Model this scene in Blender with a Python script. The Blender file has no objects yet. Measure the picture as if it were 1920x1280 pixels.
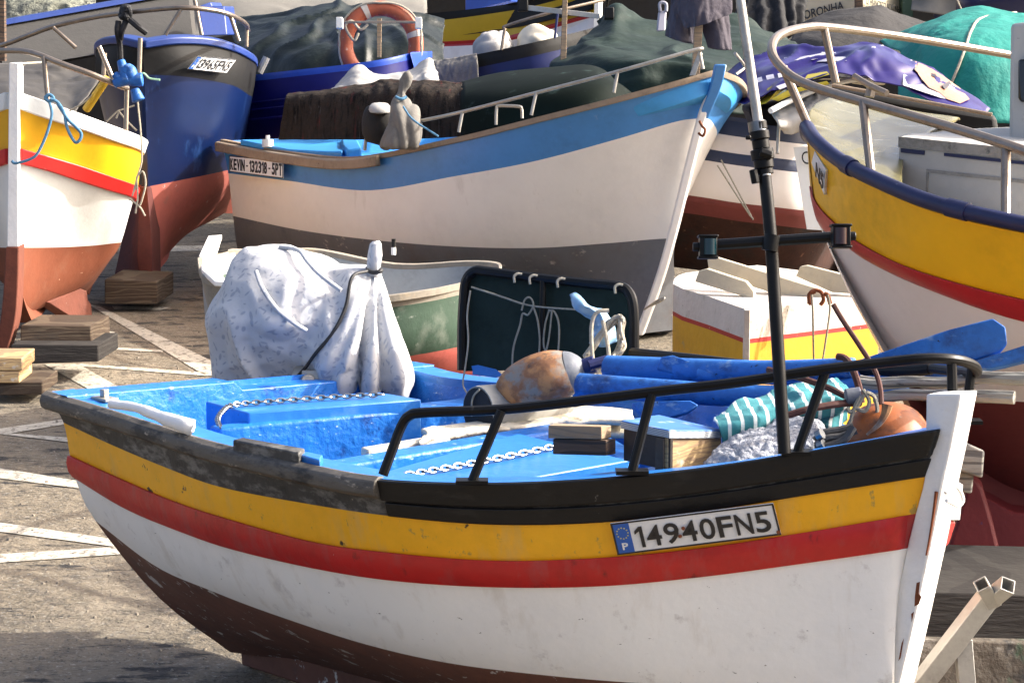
import bpy, bmesh, math, random
from mathutils import Vector as V, noise
random.seed(11)
scene = bpy.context.scene
COL = scene.collection
# ------------------------------------------------------------------ camera
F = 4107.0
PIT = math.radians(8.1)
HC = 2.41
CP, SP = math.cos(PIT), math.sin(PIT)
FW, RT, UP, CAM = V((0, CP, -SP)), V((1, 0, 0)), V((0, SP, CP)), V((0, 0, HC))


def ray(px, py):
    return FW + RT * ((px - 960) / F) - UP * ((py - 640) / F)


def W(px, py, d):
    return CAM + ray(px, py) * d


def G(px, py, z):
    r = ray(px, py)
    return CAM + r * ((z - HC) / r.z)


def on_plane(px, py, p0, n):
    r = ray(px, py)
    return CAM + r * ((p0 - CAM).dot(n) / r.dot(n))


def gz(y):
    return -0.25 + (y - 8.0) * 0.03


def GG(px, py, dz=0.0):
    r = ray(px, py)
    # HC + t*rz = -.25+.03*(t*ry-8)+dz
    t = (HC + 0.25 + 0.24 - dz) / (0.03 * r.y - r.z)
    return CAM + r * t


def z_at(xy, py):
    k = (640 - py) / F
    return HC + xy.y * (k * CP - SP) / (CP + k * SP)


def px_of(p):
    r = p - CAM
    return 960 + F * r.x / r.dot(FW), 640 - F * r.dot(UP) / r.dot(FW)


def lerp(a, b, t):
    return a + (b - a) * t


def interp(tab, x):
    if x <= tab[0][0]:
        a, b = tab[0], tab[1]
    elif x >= tab[-1][0]:
        a, b = tab[-2], tab[-1]
    else:
        for i in range(len(tab) - 1):
            if tab[i][0] <= x <= tab[i + 1][0]:
                a, b = tab[i], tab[i + 1]
                break
    return a[1] + (b[1] - a[1]) * (x - a[0]) / (b[0] - a[0])


def cr(pts, n):
    """n samples of a Catmull-Rom curve through pts"""
    m = len(pts)
    if m == 2:
        return [pts[0].lerp(pts[1], i / (n - 1)) for i in range(n)]
    out = []
    for i in range(n):
        t = i / (n - 1) * (m - 1)
        k = min(int(t), m - 2)
        u = t - k
        p1, p2 = pts[k], pts[k + 1]
        p0 = pts[k - 1] if k > 0 else p1 * 2 - p2
        p3 = pts[k + 2] if k + 2 < m else p2 * 2 - p1
        out.append(0.5 * ((2 * p1) + (p2 - p0) * u + (2 * p0 - 5 * p1 + 4 * p2 - p3) * u * u
                          + (3 * p1 - p0 - 3 * p2 + p3) * u * u * u))
    return out


def fbm(p, o=3):
    s, a = 0.0, 1.0
    for _ in range(o):
        s += a * noise.noise(p)
        p = p * 2.03
        a *= 0.5
    return s


# ------------------------------------------------------------------ materials
def lin(c):
    return c / 12.92 if c <= 0.04045 else ((c + 0.055) / 1.055) ** 2.4


def C(h, k=1.0):
    h = h.lstrip('#')
    return tuple(min(0.9, lin(int(h[i:i + 2], 16) / 255) * k) for i in (0, 2, 4))


MATS = {}


def mat(name, col, rough=0.5, var=0.12, vs=5.0, bump=0.15, bs=60.0, metal=0.0, chips=(), stretch=(1, 1, 1),
        spec=0.5, tint=None, wave=None, trans=0.0, dist=0.004, leaf=None):
    """procedural paint: large mottling, fine bump and a list of chip layers (colour, scale, threshold, stretch, soft)"""
    m = bpy.data.materials.new(name)
    m.use_nodes = True
    nt = m.node_tree
    N, L = nt.nodes, nt.links
    bs_ = N['Principled BSDF']
    bs_.inputs['Roughness'].default_value = rough
    bs_.inputs['Metallic'].default_value = metal
    bs_.inputs['Specular IOR Level'].default_value = spec
    if trans:
        bs_.inputs['Transmission Weight'].default_value = trans
    tc = N.new('ShaderNodeTexCoord')
    mp = N.new('ShaderNodeMapping')
    mp.inputs['Scale'].default_value = stretch
    mp.inputs['Location'].default_value = (random.random() * 9, random.random() * 9, random.random() * 9)
    L.new(tc.outputs['Object'], mp.inputs['Vector'])

    def noise_n(scale, detail=6, rgh=0.6, vec=None):
        n = N.new('ShaderNodeTexNoise')
        n.inputs['Scale'].default_value = scale
        n.inputs['Detail'].default_value = detail
        n.inputs['Roughness'].default_value = rgh
        L.new((vec or mp).outputs[0], n.inputs['Vector'])
        return n

    def ramp(src, p0, p1, c0=(0, 0, 0, 1), c1=(1, 1, 1, 1)):
        r = N.new('ShaderNodeValToRGB')
        r.color_ramp.elements[0].position = p0
        r.color_ramp.elements[1].position = p1
        r.color_ramp.elements[0].color = c0
        r.color_ramp.elements[1].color = c1
        L.new(src, r.inputs[0])
        return r

    def mix(fac, a, b):
        x = N.new('ShaderNodeMix')
        x.data_type = 'RGBA'
        L.new(fac, x.inputs[0])
        for v, i in ((a, 6), (b, 7)):
            if isinstance(v, tuple):
                x.inputs[i].default_value = (*v[:3], 1)
            else:
                L.new(v, x.inputs[i])
        return x.outputs[2]

    n1 = noise_n(vs)
    dk = tuple(c * (1 - var * 1.6) for c in col)
    lt = tuple(min(0.92, c * (1 + var)) for c in col)
    r1 = ramp(n1.outputs[0], 0.3, 0.7)
    cur = mix(r1.outputs[0], dk, lt)
    n2 = noise_n(vs * 7)
    r2 = ramp(n2.outputs[0], 0.35, 0.75)
    cur = mix(r2.outputs[0], cur, tint if tint else tuple(min(0.92, c * (1 + 0.5 * var)) for c in col)) if var else cur
    if wave:
        w = N.new('ShaderNodeTexWave')
        w.inputs['Scale'].default_value = wave[1]
        w.inputs['Distortion'].default_value = wave[3]
        w.inputs['Detail'].default_value = 2
        w.bands_direction = wave[4] if len(wave) > 4 else 'X'
        L.new(mp.outputs[0], w.inputs['Vector'])
        rw = ramp(w.outputs[0], wave[2], min(1.0, wave[2] + 0.08))
        cur = mix(rw.outputs[0], cur, wave[0])
    hts = []
    for ch in chips:
        cc, sc, th, st = ch[0], ch[1], ch[2], ch[3]
        soft = ch[4] if len(ch) > 4 else 0.03
        mp2 = N.new('ShaderNodeMapping')
        mp2.inputs['Scale'].default_value = st
        mp2.inputs['Location'].default_value = (random.random() * 9, random.random() * 9, random.random() * 9)
        L.new(tc.outputs['Object'], mp2.inputs['Vector'])
        n = noise_n(sc, 8, 0.65, mp2)
        if soft < 0:            # thin curved strokes along a contour of the noise, broken up by a second noise
            ma = N.new('ShaderNodeMath')
            ma.operation = 'SUBTRACT'
            ma.inputs[1].default_value = th
            L.new(n.outputs[0], ma.inputs[0])
            mb_ = N.new('ShaderNodeMath')
            mb_.operation = 'ABSOLUTE'
            L.new(ma.outputs[0], mb_.inputs[0])
            r0 = ramp(mb_.outputs[0], 0.0, -soft, (1, 1, 1, 1), (0, 0, 0, 1))
            n3 = noise_n(sc * 1.7, 2, .5, mp2)
            r3 = ramp(n3.outputs[0], .50, .56)
            mm = N.new('ShaderNodeMath')
            mm.operation = 'MULTIPLY'
            L.new(r0.outputs[0], mm.inputs[0])
            L.new(r3.outputs[0], mm.inputs[1])
            cur = mix(mm.outputs[0], cur, cc)
            continue
        r = ramp(n.outputs[0], th, min(1.0, th + soft))
        cur = mix(r.outputs[0], cur, cc)
        hts.append(r.outputs[0])
    if leaf:                    # printed leaf sprigs: one small randomly turned ellipse per cell, three sizes
        for lay in range(4):
            sc = leaf[1] * (1.0, 1.35, .8, 1.15)[lay]
            mpl = N.new('ShaderNodeMapping')
            mpl.inputs['Location'].default_value = (3.1 * lay + .3, 1.7 * lay, 2.3 * lay)
            L.new(tc.outputs['Object'], mpl.inputs['Vector'])
            vo = N.new('ShaderNodeTexVoronoi')
            vo.inputs['Scale'].default_value = sc
            L.new(mpl.outputs[0], vo.inputs['Vector'])
            su = N.new('ShaderNodeVectorMath')
            su.operation = 'SUBTRACT'
            L.new(mpl.outputs[0], su.inputs[0])
            L.new(vo.outputs['Position'], su.inputs[1])
            ro = N.new('ShaderNodeVectorRotate')
            ro.rotation_type = 'EULER_XYZ'
            scl = N.new('ShaderNodeVectorMath')
            scl.operation = 'SCALE'
            scl.inputs['Scale'].default_value = 6.283
            L.new(vo.outputs['Color'], scl.inputs[0])
            L.new(su.outputs[0], ro.inputs['Vector'])
            L.new(scl.outputs[0], ro.inputs['Rotation'])
            ml = N.new('ShaderNodeVectorMath')
            ml.operation = 'MULTIPLY'
            ml.inputs[1].default_value = (sc, sc * leaf[2] / leaf[3], sc * leaf[2] / leaf[3] * .42)
            L.new(ro.outputs[0], ml.inputs[0])
            ln = N.new('ShaderNodeVectorMath')
            ln.operation = 'LENGTH'
            L.new(ml.outputs[0], ln.inputs[0])
            rl_ = ramp(ln.outputs['Value'], leaf[2] * .8, leaf[2] * 1.15, (1, 1, 1, 1), (0, 0, 0, 1))
            cur = mix(rl_.outputs[0], cur, leaf[0])
    L.new(cur, bs_.inputs['Base Color'])
    if bump:
        nb = noise_n(bs, 5, 0.6)
        b = N.new('ShaderNodeBump')
        b.inputs['Strength'].default_value = bump
        b.inputs['Distance'].default_value = dist
        L.new(nb.outputs[0], b.inputs['Height'])
        nb2 = noise_n(bs * 0.22, 3, 0.5)
        b2 = N.new('ShaderNodeBump')
        b2.inputs['Strength'].default_value = min(1, bump * 1.1)
        b2.inputs['Distance'].default_value = dist * 2.5
        L.new(nb2.outputs[0], b2.inputs['Height'])
        L.new(b.outputs[0], b2.inputs['Normal'])
        L.new(b2.outputs[0], bs_.inputs['Normal'])
    MATS[name] = m
    return m


# ------------------------------------------------------------------ mesh building
class MB:
    def __init__(s):
        s.v, s.f, s.m = [], [], []

    def add(s, vs, fs, mi=0):
        o = len(s.v)
        s.v += [V(p) for p in vs]
        for f in fs:
            s.f.append([i + o for i in f])
            s.m.append(mi)
        return s

    def grid(s, rows, mi=0, close_v=False, close_u=False):
        o = len(s.v)
        nu, nv = len(rows), len(rows[0])
        for r in rows:
            s.v += [V(p) for p in r]
        for i in range(nu if close_u else nu - 1):
            for j in range(nv if close_v else nv - 1):
                i2, j2 = (i + 1) % nu, (j + 1) % nv
                s.f.append([o + i * nv + j, o + i2 * nv + j, o + i2 * nv + j2, o + i * nv + j2])
                s.m.append(mi[i] if isinstance(mi, list) else mi)
        return s

    def poly(s, pts, mi=0):
        return s.add(pts, [list(range(len(pts)))], mi)

    def prism(s, top, h, mi=0, down=None):
        """top: polygon; extruded by vector down (default straight down by h)"""
        dv = down if down is not None else V((0, 0, -h))
        n = len(top)
        vs = list(top) + [p + dv for p in top]
        fs = [list(range(n)), list(range(2 * n - 1, n - 1, -1))]
        fs += [[i, i + n, (i + 1) % n + n, (i + 1) % n] for i in range(n)]
        return s.add(vs, fs, mi)

    def box(s, c, ax, ay, az, mi=0):
        """c centre, half vectors"""
        vs = [c + ax * a + ay * b + az * d for d in (-1, 1) for a, b in ((-1, -1), (1, -1), (1, 1), (-1, 1))]
        return s.add(vs, [[3, 2, 1, 0], [4, 5, 6, 7], [0, 1, 5, 4], [1, 2, 6, 5], [2, 3, 7, 6], [3, 0, 4, 7]], mi)

    def rings(s, rings, mi=0, cap=True):
        o = len(s.v)
        n = len(rings[0])
        s.grid(rings, mi, close_v=True)
        if cap:
            s.f.append([o + i for i in range(n)][::-1])
            s.m.append(mi)
            s.f.append([o + (len(rings) - 1) * n + i for i in range(n)])
            s.m.append(mi)
        return s

    def tube(s, pts, r, seg=8, mi=0, n=None, closed=False, cap=True):
        if n:
            pts = cr(pts, n)
        m = len(pts)
        rs = r if isinstance(r, list) else [r] * m
        if len(rs) != m:
            rs = [rs[0] + (rs[-1] - rs[0]) * i / (m - 1) for i in range(m)]
        up = None
        rings = []
        for i in range(m):
            if closed:
                t = pts[(i + 1) % m] - pts[i - 1]
            else:
                t = pts[min(i + 1, m - 1)] - pts[max(i - 1, 0)]
            t = t.normalized() if t.length > 1e-9 else V((0, 0, 1))
            if up is None:
                up = V((0, 0, 1)) if abs(t.z) < 0.9 else V((1, 0, 0))
            a = t.cross(up)
            if a.length < 1e-6:
                a = t.orthogonal()
            a.normalize()
            up = a.cross(t).normalized()
            rings.append([pts[i] + (a * math.cos(2 * math.pi * k / seg) + up * math.sin(2 * math.pi * k / seg)) * rs[i]
                          for k in range(seg)])
        if closed:
            return s.grid(rings, mi, close_v=True, close_u=True)
        return s.rings(rings, mi, cap)

    def sweep(s, pts, prof, out, mi=0, cap=True):
        """profile list of (o,u): o along horizontal outward normal, u up; out: reference outward dir or list"""
        rings = []
        m = len(pts)
        for i in range(m):
            t = pts[min(i + 1, m - 1)] - pts[max(i - 1, 0)]
            nn = V((t.y, -t.x, 0))
            if nn.length < 1e-6:
                nn = V((1, 0, 0))
            nn.normalize()
            o = out[i] if isinstance(out, list) else out
            if nn.dot(o) < 0:
                nn = -nn
            rings.append([pts[i] + nn * a + V((0, 0, b)) for a, b in prof])
        return s.rings(rings, mi, cap)

    def build(s, name, mats, parent=None, smooth=35, bevel=0, sub=0, solid=0, remesh=0, disp=None):
        me = bpy.data.meshes.new(name)
        lo = V((min(p.x for p in s.v), min(p.y for p in s.v), min(p.z for p in s.v)))
        hi = V((max(p.x for p in s.v), max(p.y for p in s.v), max(p.z for p in s.v)))
        base = V(((lo.x + hi.x) / 2, (lo.y + hi.y) / 2, lo.z))
        me.from_pydata([p - base for p in s.v], [], s.f)
        if not isinstance(mats, (list, tuple)):
            mats = [mats]
        for x in mats:
            me.materials.append(MATS[x] if isinstance(x, str) else x)
        me.polygons.foreach_set('material_index', s.m)
        bm = bmesh.new()
        bm.from_mesh(me)
        bmesh.ops.recalc_face_normals(bm, faces=bm.faces)
        bm.to_mesh(me)
        bm.free()
        if remesh:
            t = bpy.data.objects.new('t', me)
            COL.objects.link(t)
            r = t.modifiers.new('r', 'REMESH')
            r.mode = 'VOXEL'
            r.voxel_size = remesh
            q = t.modifiers.new('q', 'SMOOTH')
            q.iterations = 8
            q.factor = 0.5
            dg = bpy.context.evaluated_depsgraph_get()
            me2 = bpy.data.meshes.new_from_object(t.evaluated_get(dg))
            bpy.data.objects.remove(t)
            bpy.data.meshes.remove(me)
            me = me2
            me.name = name
            if not me.materials:
                for x in mats:
                    me.materials.append(MATS[x] if isinstance(x, str) else x)
        if disp:
            ns = [v.normal.copy() for v in me.vertices]
            for v, nn in zip(me.vertices, ns):
                v.co += nn * disp(v.co + base)
        me.update()
        if smooth:
            me.polygons.foreach_set('use_smooth', [True] * len(me.polygons))
            me.set_sharp_from_angle(angle=math.radians(smooth))
        o = bpy.data.objects.new(name, me)
        COL.objects.link(o)
        if parent:
            o.parent = parent
            o.location = base - world_loc(parent)
        else:
            o.location = base
        if solid:
            md = o.modifiers.new('thickness', 'SOLIDIFY')
            md.thickness = solid
            md.offset = 0
        if bevel:
            md = o.modifiers.new('bevel', 'BEVEL')
            md.width = bevel
            md.segments = 2
            md.limit_method = 'ANGLE'
            md.angle_limit = math.radians(40)
            md.harden_normals = False
        if sub:
            md = o.modifiers.new('sub', 'SUBSURF')
            md.levels = sub
            md.render_levels = sub
        return o


def world_loc(o):
    p = V(o.location)
    while o.parent:
        o = o.parent
        p = p + V(o.location)
    return p


def tag(o, label=None, cat=None, group=None, kind=None):
    if label:
        o['label'] = label
    if cat:
        o['category'] = cat
    if group:
        o['group'] = group
    if kind:
        o['kind'] = kind
    return o


def thing(name, loc, label, cat, group=None):
    o = bpy.data.objects.new(name, None)
    COL.objects.link(o)
    o.location = loc
    o.empty_display_size = 0.2
    return tag(o, label, cat, group)


def text_mb(txt, quad, box=(0, 1, 0, 1), off=None, mb=None, mi=0, bold=0.0, depth=0.003):
    """letters as thin solid mesh fitted in box (u0,u1,v0,v1) of quad (bl, br, tr, tl)"""
    cu = bpy.data.curves.new('t', 'FONT')
    cu.body = txt
    cu.offset = bold
    cu.resolution_u = 4
    cu.extrude = 0.01
    t = bpy.data.objects.new('t', cu)
    COL.objects.link(t)
    dg = bpy.context.evaluated_depsgraph_get()
    me = bpy.data.meshes.new_from_object(t.evaluated_get(dg))
    bpy.data.objects.remove(t)
    xs = [v.co.x for v in me.vertices]
    ys = [v.co.y for v in me.vertices]
    x0, x1, y0, y1 = min(xs), max(xs), min(ys), max(ys)
    bl, br, tr, tl = quad
    nn = (br - bl).cross(tl - bl).normalized()
    if nn.dot(CAM - bl) < 0:
        nn = -nn
    mb = mb or MB()
    vs = []
    for v in me.vertices:
        u = box[0] + (box[1] - box[0]) * (v.co.x - x0) / (x1 - x0)
        w = box[2] + (box[3] - box[2]) * (v.co.y - y0) / (y1 - y0)
        p = bl.lerp(br, u).lerp(tl.lerp(tr, u), w)
        vs.append(p + nn * (0.0015 + (depth if v.co.z > 0 else 0)))
    mb.add(vs, [list(p.vertices) for p in me.polygons], mi)
    bpy.data.meshes.remove(me)
    return mb


def plate(name, quad, txt, parent, eu=True, thick=0.006, tbox=None, mplate='plate_white', bold=0.015):
    bl, br, tr, tl = quad
    nn = (br - bl).cross(tl - bl).normalized()
    if nn.dot(CAM - bl) < 0:
        nn = -nn
    o = MB().prism([bl, br, tr, tl], 0, down=-nn * thick).build(name, mplate, parent, smooth=0, bevel=0.0015)
    def q(u, v):
        return bl.lerp(br, u).lerp(tl.lerp(tr, u), v)
    # dark border line
    b = MB()
    for (u0, v0, u1, v1) in ((0, 0, 1, .05), (0, .95, 1, 1), (0, .05, .012, .95), (.988, .05, 1, .95)):
        b.prism([q(u0, v0) + nn * .0015, q(u1, v0) + nn * .0015, q(u1, v1) + nn * .0015, q(u0, v1) + nn * .0015], 0,
                down=-nn * .001)
    b.build('plate_border', 'ink', o, smooth=0)
    u0 = 0.03
    if eu:
        b = MB()
        b.prism([q(.012, .05) + nn * .002, q(.11, .05) + nn * .002, q(.11, .95) + nn * .002, q(.012, .95) + nn * .002], 0, down=-nn * .0015)
        b.build('country_band', 'eu_blue', o, smooth=0)
        b = MB()
        for k in range(12):
            a = k * math.pi / 6
            cu, cv = .061 + .034 * math.cos(a), .66 + .17 * math.sin(a)
            b.prism([q(cu + .006, cv) + nn * .0032, q(cu, cv + .025) + nn * .0032, q(cu - .006, cv) + nn * .0032,
                     q(cu, cv - .025) + nn * .0032], 0, down=-nn * .001)
        b.build('star_ring', 'star', o, smooth=0)
        text_mb('P', quad, (.042, .078, .15, .36), mb=(mb := MB()), bold=.02, depth=.0025)
        mb.build('letter', 'plate_white', o, smooth=0)
        u0 = 0.13
    u0, u1, v0, v1 = tbox or (u0, .97, .17, .83)
    wid = {'1': .62, 'I': .35, '-': .6, ' ': .35, 'N': 1.08}
    tot = sum(wid.get(c, 1) for c in txt)
    gap = .16 * (u1 - u0) / tot
    mb, u = MB(), u0
    for c in txt:
        w_ = wid.get(c, 1) * (u1 - u0) / tot
        a, b = u + gap / 2, u + w_ - gap / 2
        u += w_
        if c == ' ':
            continue
        if c == '-':
            text_mb('I', quad, (a, b, lerp(v0, v1, .42), lerp(v0, v1, .56)), mb=mb, bold=bold)
        elif c == '1':
            st = (b - a) * .42
            for pp in ([(b - st, v0), (b, v0), (b, v1), (b - st, v1)], [(a, lerp(v0, v1, .66)), (b - st, lerp(v0, v1, .80)), (b - st, v1), (a, lerp(v0, v1, .80))]):
                mb.prism([q(x, y) + nn * .0045 for x, y in pp], 0, down=-nn * .004)
        else:
            text_mb(c, quad, (a, b, v0, v1), mb=mb, bold=bold)
    mb.build('lettering', 'ink', o, smooth=0)
    return o


def sheet(grid_px, nu=40, nv=60, wr=0.0, ws=6.0, aniso=(1, 1, 1), seed=0, rip=None):
    """bicubic cloth through a control grid of points; wr wrinkle height. returns rows of points"""
    rows = [cr(r, nv) for r in grid_px]
    colsn = [cr([r[j] for r in rows], nu) for j in range(nv)]
    out = [[colsn[j][i] for j in range(nv)] for i in range(nu)]
    if wr:
        res = []
        for i in range(nu):
            rr = []
            for j in range(nv):
                p = out[i][j]
                a = out[min(i + 1, nu - 1)][j] - out[max(i - 1, 0)][j]
                b = out[i][min(j + 1, nv - 1)] - out[i][max(j - 1, 0)]
                n = a.cross(b)
                n = n.normalized() if n.length > 1e-9 else V((0, 0, 1))
                if n.dot(CAM - p) < 0:
                    n = -n
                q = V((p.x * aniso[0] * ws + seed * 3.7, p.y * aniso[1] * ws, p.z * aniso[2] * ws))
                q = q + V((noise.noise(q * .7 + V((9, 1, 4))), noise.noise(q * .7 + V((2, 7, 1))), noise.noise(q * .7))) * .9
                h = 0.8 * noise.noise(q * .6) + 1.3 * max(0, .30 - abs(noise.noise(q * .8 + V((4, 4, 4))))) / .30 * (.4 + .6 * noise.noise(q * .35 + V((1, 8, 3)))) + .22 * noise.noise(q * 2.4)
                if rip:
                    h += rip[0] * math.sin(rip[1] * j / nv + 2.2 * noise.noise(q * 0.5) + seed) * (i / nu) ** rip[2]
                rr.append(p + n * wr * h)
            res.append(rr)
        out = res
    return out


def PX(rows):
    return [[W(*p) for p in r] for r in rows]


def reflect(p, p0, n):
    return p - n * (2 * (p - p0).dot(n))
# ------------------------------------------------------------------ palette
one = (1, 1, 1)
mat('asphalt', C('#8a7e6a', .74), .9, .28, 1.2, .8, 80, chips=[((.07, .06, .05), 7, .53, one, .2), ((.36, .33, .27), 38, .57, one, .1),
    ((.04, .035, .03), 55, .58, one, .08), ((.03, .027, .024), 2.0, .56, (1, 3, 1), .05), ((.30, .25, .18), .8, .53, one, .3), ((.02, .018, .016), 1.7, .5, (1, 4, 1), -.011)], dist=.01)
mat('road_paint', C('#c6beac', .9), .8, .15, 4, .5, 80, chips=[((.17, .15, .12), 26, .555, one, .05), ((.15, .13, .1), 5, .56, one, .08)], dist=.006)
mat('hull_white', C('#f5f1ea'), .45, .04, 2, .32, 36, chips=[((.62, .56, .46), 2.4, .57, (3, 3, .35), .3), ((.66, .63, .58), 9, .6, one, .1), ((.20, .18, .15), 20, .68, (1, 1, 2.2), .02), ((.52, .38, .22), 7, .70, (5, 5, .12), .05)])
mat('hull_yellow', C('#f2ae10'), .42, .08, 3, .32, 38, chips=[((.60, .38, .12), 4, .55, (2, 2, .35), .3), ((.05, .038, .018), 11, .665, (1, 1, 1.0), .015), ((.45, .28, .05), 22, .62, (1, 1, .7), .06)])
mat('hull_red', C('#b81d1b'), .4, .15, 3, .15, 50, chips=[((.42, .10, .09), 6, .52, (2, 2, .8), .3), ((.12, .01, .01), 16, .69, one, .05)])
mat('strake_red_main', C('#b51a18'), .42, .18, 3, .35, 38, chips=[((.34, .07, .065), 6, .50, (2, 2, .8), .3), ((.10, .008, .008), 10, .62, (1, 1, .6), .1), ((.6, .5, .45), 26, .72, one, .02)])
mat('antifoul_brown', C('#6a4436', 1.0), .7, .2, 4, .3, 50, chips=[((.10, .05, .038), 4, .52, one, .2), ((.50, .47, .43), 6, .625, (1.2, 1.2, .9), .012), ((.46, .43, .40), 20, .64, (1, 1, .7), .02)])
mat('black_paint', (.0055, .005, .0045), .5, .2, 5, .5, 22, chips=[((.02, .019, .017), 7, .58, (1, 1, 3), .2), ((.12, .11, .10), 30, .70, (1, 1, .5), .03)], stretch=(1, 1, 1.5), spec=.35, dist=.006)
mat('black_worn', (.035, .034, .031), .6, .35, 8, .5, 30, chips=[((.16, .155, .14), 9, .50, (1, 1, 2.5), .15), ((.008, .008, .008), 14, .62, one, .05), ((.34, .30, .22), 24, .68, one, .03)], dist=.008)
mat('rail_wood_worn', C('#5f5a52', .8), .6, .3, 6, .4, 40, chips=[((.02, .02, .02), 6, .52, (1, 1, 3), .1), ((.36, .31, .24), 14, .60, (1, 1, 2), .08)], stretch=(1, 1, 3))
mat('deck_blue', C('#1f7ee0', .74), .42, .18, 5, .6, 34, chips=[((.04, .20, .58), 5, .52, one, .25), ((.003, .04, .2), 9, .58, one, .12), ((.42, .55, .66), 17, .645, (1, 1, 2.4), .03)], dist=.009)
mat('deck_blue_smooth', C('#2d86e2', .72), .4, .1, 3, .35, 36, chips=[((.12, .32, .62), 6, .58, one, .2), ((.42, .52, .62), 24, .68, (1, 1, 2), .03), ((.006, .05, .2), 14, .66, one, .05)])
mat('deck_blue_dark', C('#1a56a8', .5), .6, .3, 5, .4, 40, chips=[((.05, .045, .04), 5, .52, one, .2)])
mat('plate_white', (.72, .72, .70), .4, .05, 8, .08, 60, chips=[((.35, .33, .3), 30, .70, one, .05)])
mat('eu_blue', C('#1f55a5'), .4, .1, 30, .1)
mat('star', C('#b9b36a'), .5, 0, 5, 0)
mat('ink', (.012, .012, .014), .45, 0, 5, 0)
mat('stem_white', C('#e9e8e4'), .5, .06, 5, .4, 34, chips=[((.20, .09, .03), 5, .72, (2, 2, .7), .02), ((.62, .56, .42), 6, .62, (2, 2, .6), .2)], dist=.008)
mat('rust', C('#6f3a1c'), .85, .3, 12, .3, 60)
mat('black_pipe', (.005, .005, .005), .42, .25, 10, .12, 30, chips=[((.10, .09, .08), 14, .66, (1, 1, .4), .1)], spec=.22)
mat('steel_pipe', C('#8f8274'), .38, .2, 12, .15, 60, metal=.75, chips=[((.25, .15, .09), 16, .60, one, .12)])
mat('galvanised', C('#a5a198'), .45, .2, 14, .15, 60, metal=.6)
mat('alu', C('#b3b3ae', .8), .5, .15, 10, .2, 50, metal=.55, chips=[((.28, .25, .2), 8, .6, (1, 1, .5), .2)])
mat('chrome', C('#7d7f82'), .3, .2, 30, 0, metal=.95)
mat('cover_cloth', C('#c6c7c8', .88), .85, .07, 4, .3, 55, dist=.004, leaf=((.33, .35, .39), 19.0, .38, .10),
    chips=[((.52, .48, .42), 2.2, .58, one, .2)])
mat('black_cord', (.012, .012, .013), .6, .2, 30, .2)
mat('rope_white', C('#b3ab98', .85), .85, .2, 60, .5, 120)
mat('rope_grey', C('#8e8a7c'), .9, .25, 60, .5, 120)
mat('rope_blue', C('#4d7c9c'), .85, .25, 60, .5, 120)
mat('rope_green', C('#9fc7a6'), .85, .2, 60, .4, 120)
mat('rope_black', (.015, .015, .017), .75, .3, 80, .6, 120)
mat('panel_green', (.018, .030, .025), .8, .25, 5, .15, 40, chips=[((.03, .045, .04), 4, .6, (1, 1, .5), .2)], spec=.12)
mat('buoy_old', C('#a5724e', .6), .75, .3, 4, .4, 30, chips=[((.42, .20, .075), 11, .50, one, .12), ((.22, .20, .17), 8, .51, one, .10), ((.055, .045, .035), 19, .58, one, .12)])
mat('buoy_white', C('#80868f', .6), .6, .2, 8, .3, chips=[((.10, .11, .15), 9, .58, one, .1)])
mat('buoy_orange', C('#b8662a', .65), .5, .2, 4, .2, 40, chips=[((.24, .09, .045), 12, .50, one, .2), ((.07, .035, .02), 9, .58, one, .12), ((.42, .30, .2), 14, .64, one, .05)])
mat('buoy_soot', (.045, .04, .035), .6, .3, 8, .2)
mat('navy', C('#1c2250'), .5, .2, 8, .15)
mat('drum_grey', C('#8d8d88'), .6, .2, 5, .25, 40, chips=[((.16, .16, .15), 6, .56, (1, 1, 1), .2)])
mat('drum_shade', (.004, .004, .004), .8, .2, 5, .2)  # near-black standing for the shade inside the drum
mat('foam_white', C('#d3cbb7', .9), .8, .12, 8, .6, 45, chips=[((.42, .36, .25), 12, .60, one, .1)], dist=.012)
mat('wood_raw', C('#9c8468'), .85, .22, 4, .5, 30, wave=((.24, .18, .12), 3.2, .74, 14, 'Z'), stretch=(.6, .6, 3), dist=.006)
mat('wood_pale', C('#c7a878', .8), .85, .2, 6, .4, 30, wave=((.30, .20, .11), 5, .74, 16, 'Z'), stretch=(.6, .6, 3), chips=[((.5, .45, .36), 12, .6, one, .1)], dist=.006)
mat('wood_dark', C('#5d4a3b'), .9, .3, 4, .5, 30, wave=((.05, .038, .03), 3, .74, 14, 'Z'), stretch=(.5, .5, 3), dist=.008)
mat('wood_grey', C('#7d7a73'), .9, .25, 5, .6, 26, wave=((.10, .095, .09), 3, .76, 16, 'Z'), stretch=(.5, .5, 3), chips=[((.04, .04, .038), 14, .66, one, .05)], dist=.008)
mat('ply_shaded', C('#463e36'), .9, .3, 5, .4, 30, chips=[((.16, .14, .12), 5, .55, one, .2)])  # brown darkened to carry the shade on the box side
mat('ply_blue_top', C('#3b70b4'), .55, .2, 5, .35, 40, chips=[((.5, .56, .6), 7, .60, one, .08), ((.6, .62, .62), 30, .68, one, .05)])
mat('ply_edge', C('#b8bdbd'), .8, .2, 8, .3, 40, wave=((.22, .26, .30), 60, .5, 2, 'Z'))
mat('oar_blue', C('#246ec2', .82), .55, .22, 5, .5, 30, chips=[((.008, .035, .13), 6, .53, (1, 1, 1), .15), ((.16, .28, .48), 9, .60, (1, 1, 2), .1), ((.004, .006, .012), 26, .66, one, .03)], dist=.008)
mat('towel_teal', C('#3f8c93', .85), .95, .1, 6, .5, 90, wave=(C('#d9e4e0'), 7.5, .78, 1.2, 'X'), stretch=(1, .45, 1), dist=.004)
mat('mop_white', C('#b4b7be', .9), .95, .15, 8, .9, 60, chips=[((.30, .31, .36), 26, .56, (1, 1, .5), .08)], dist=.02)
mat('hose', (.05, .048, .045), .6, .3, 20, .3)
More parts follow.
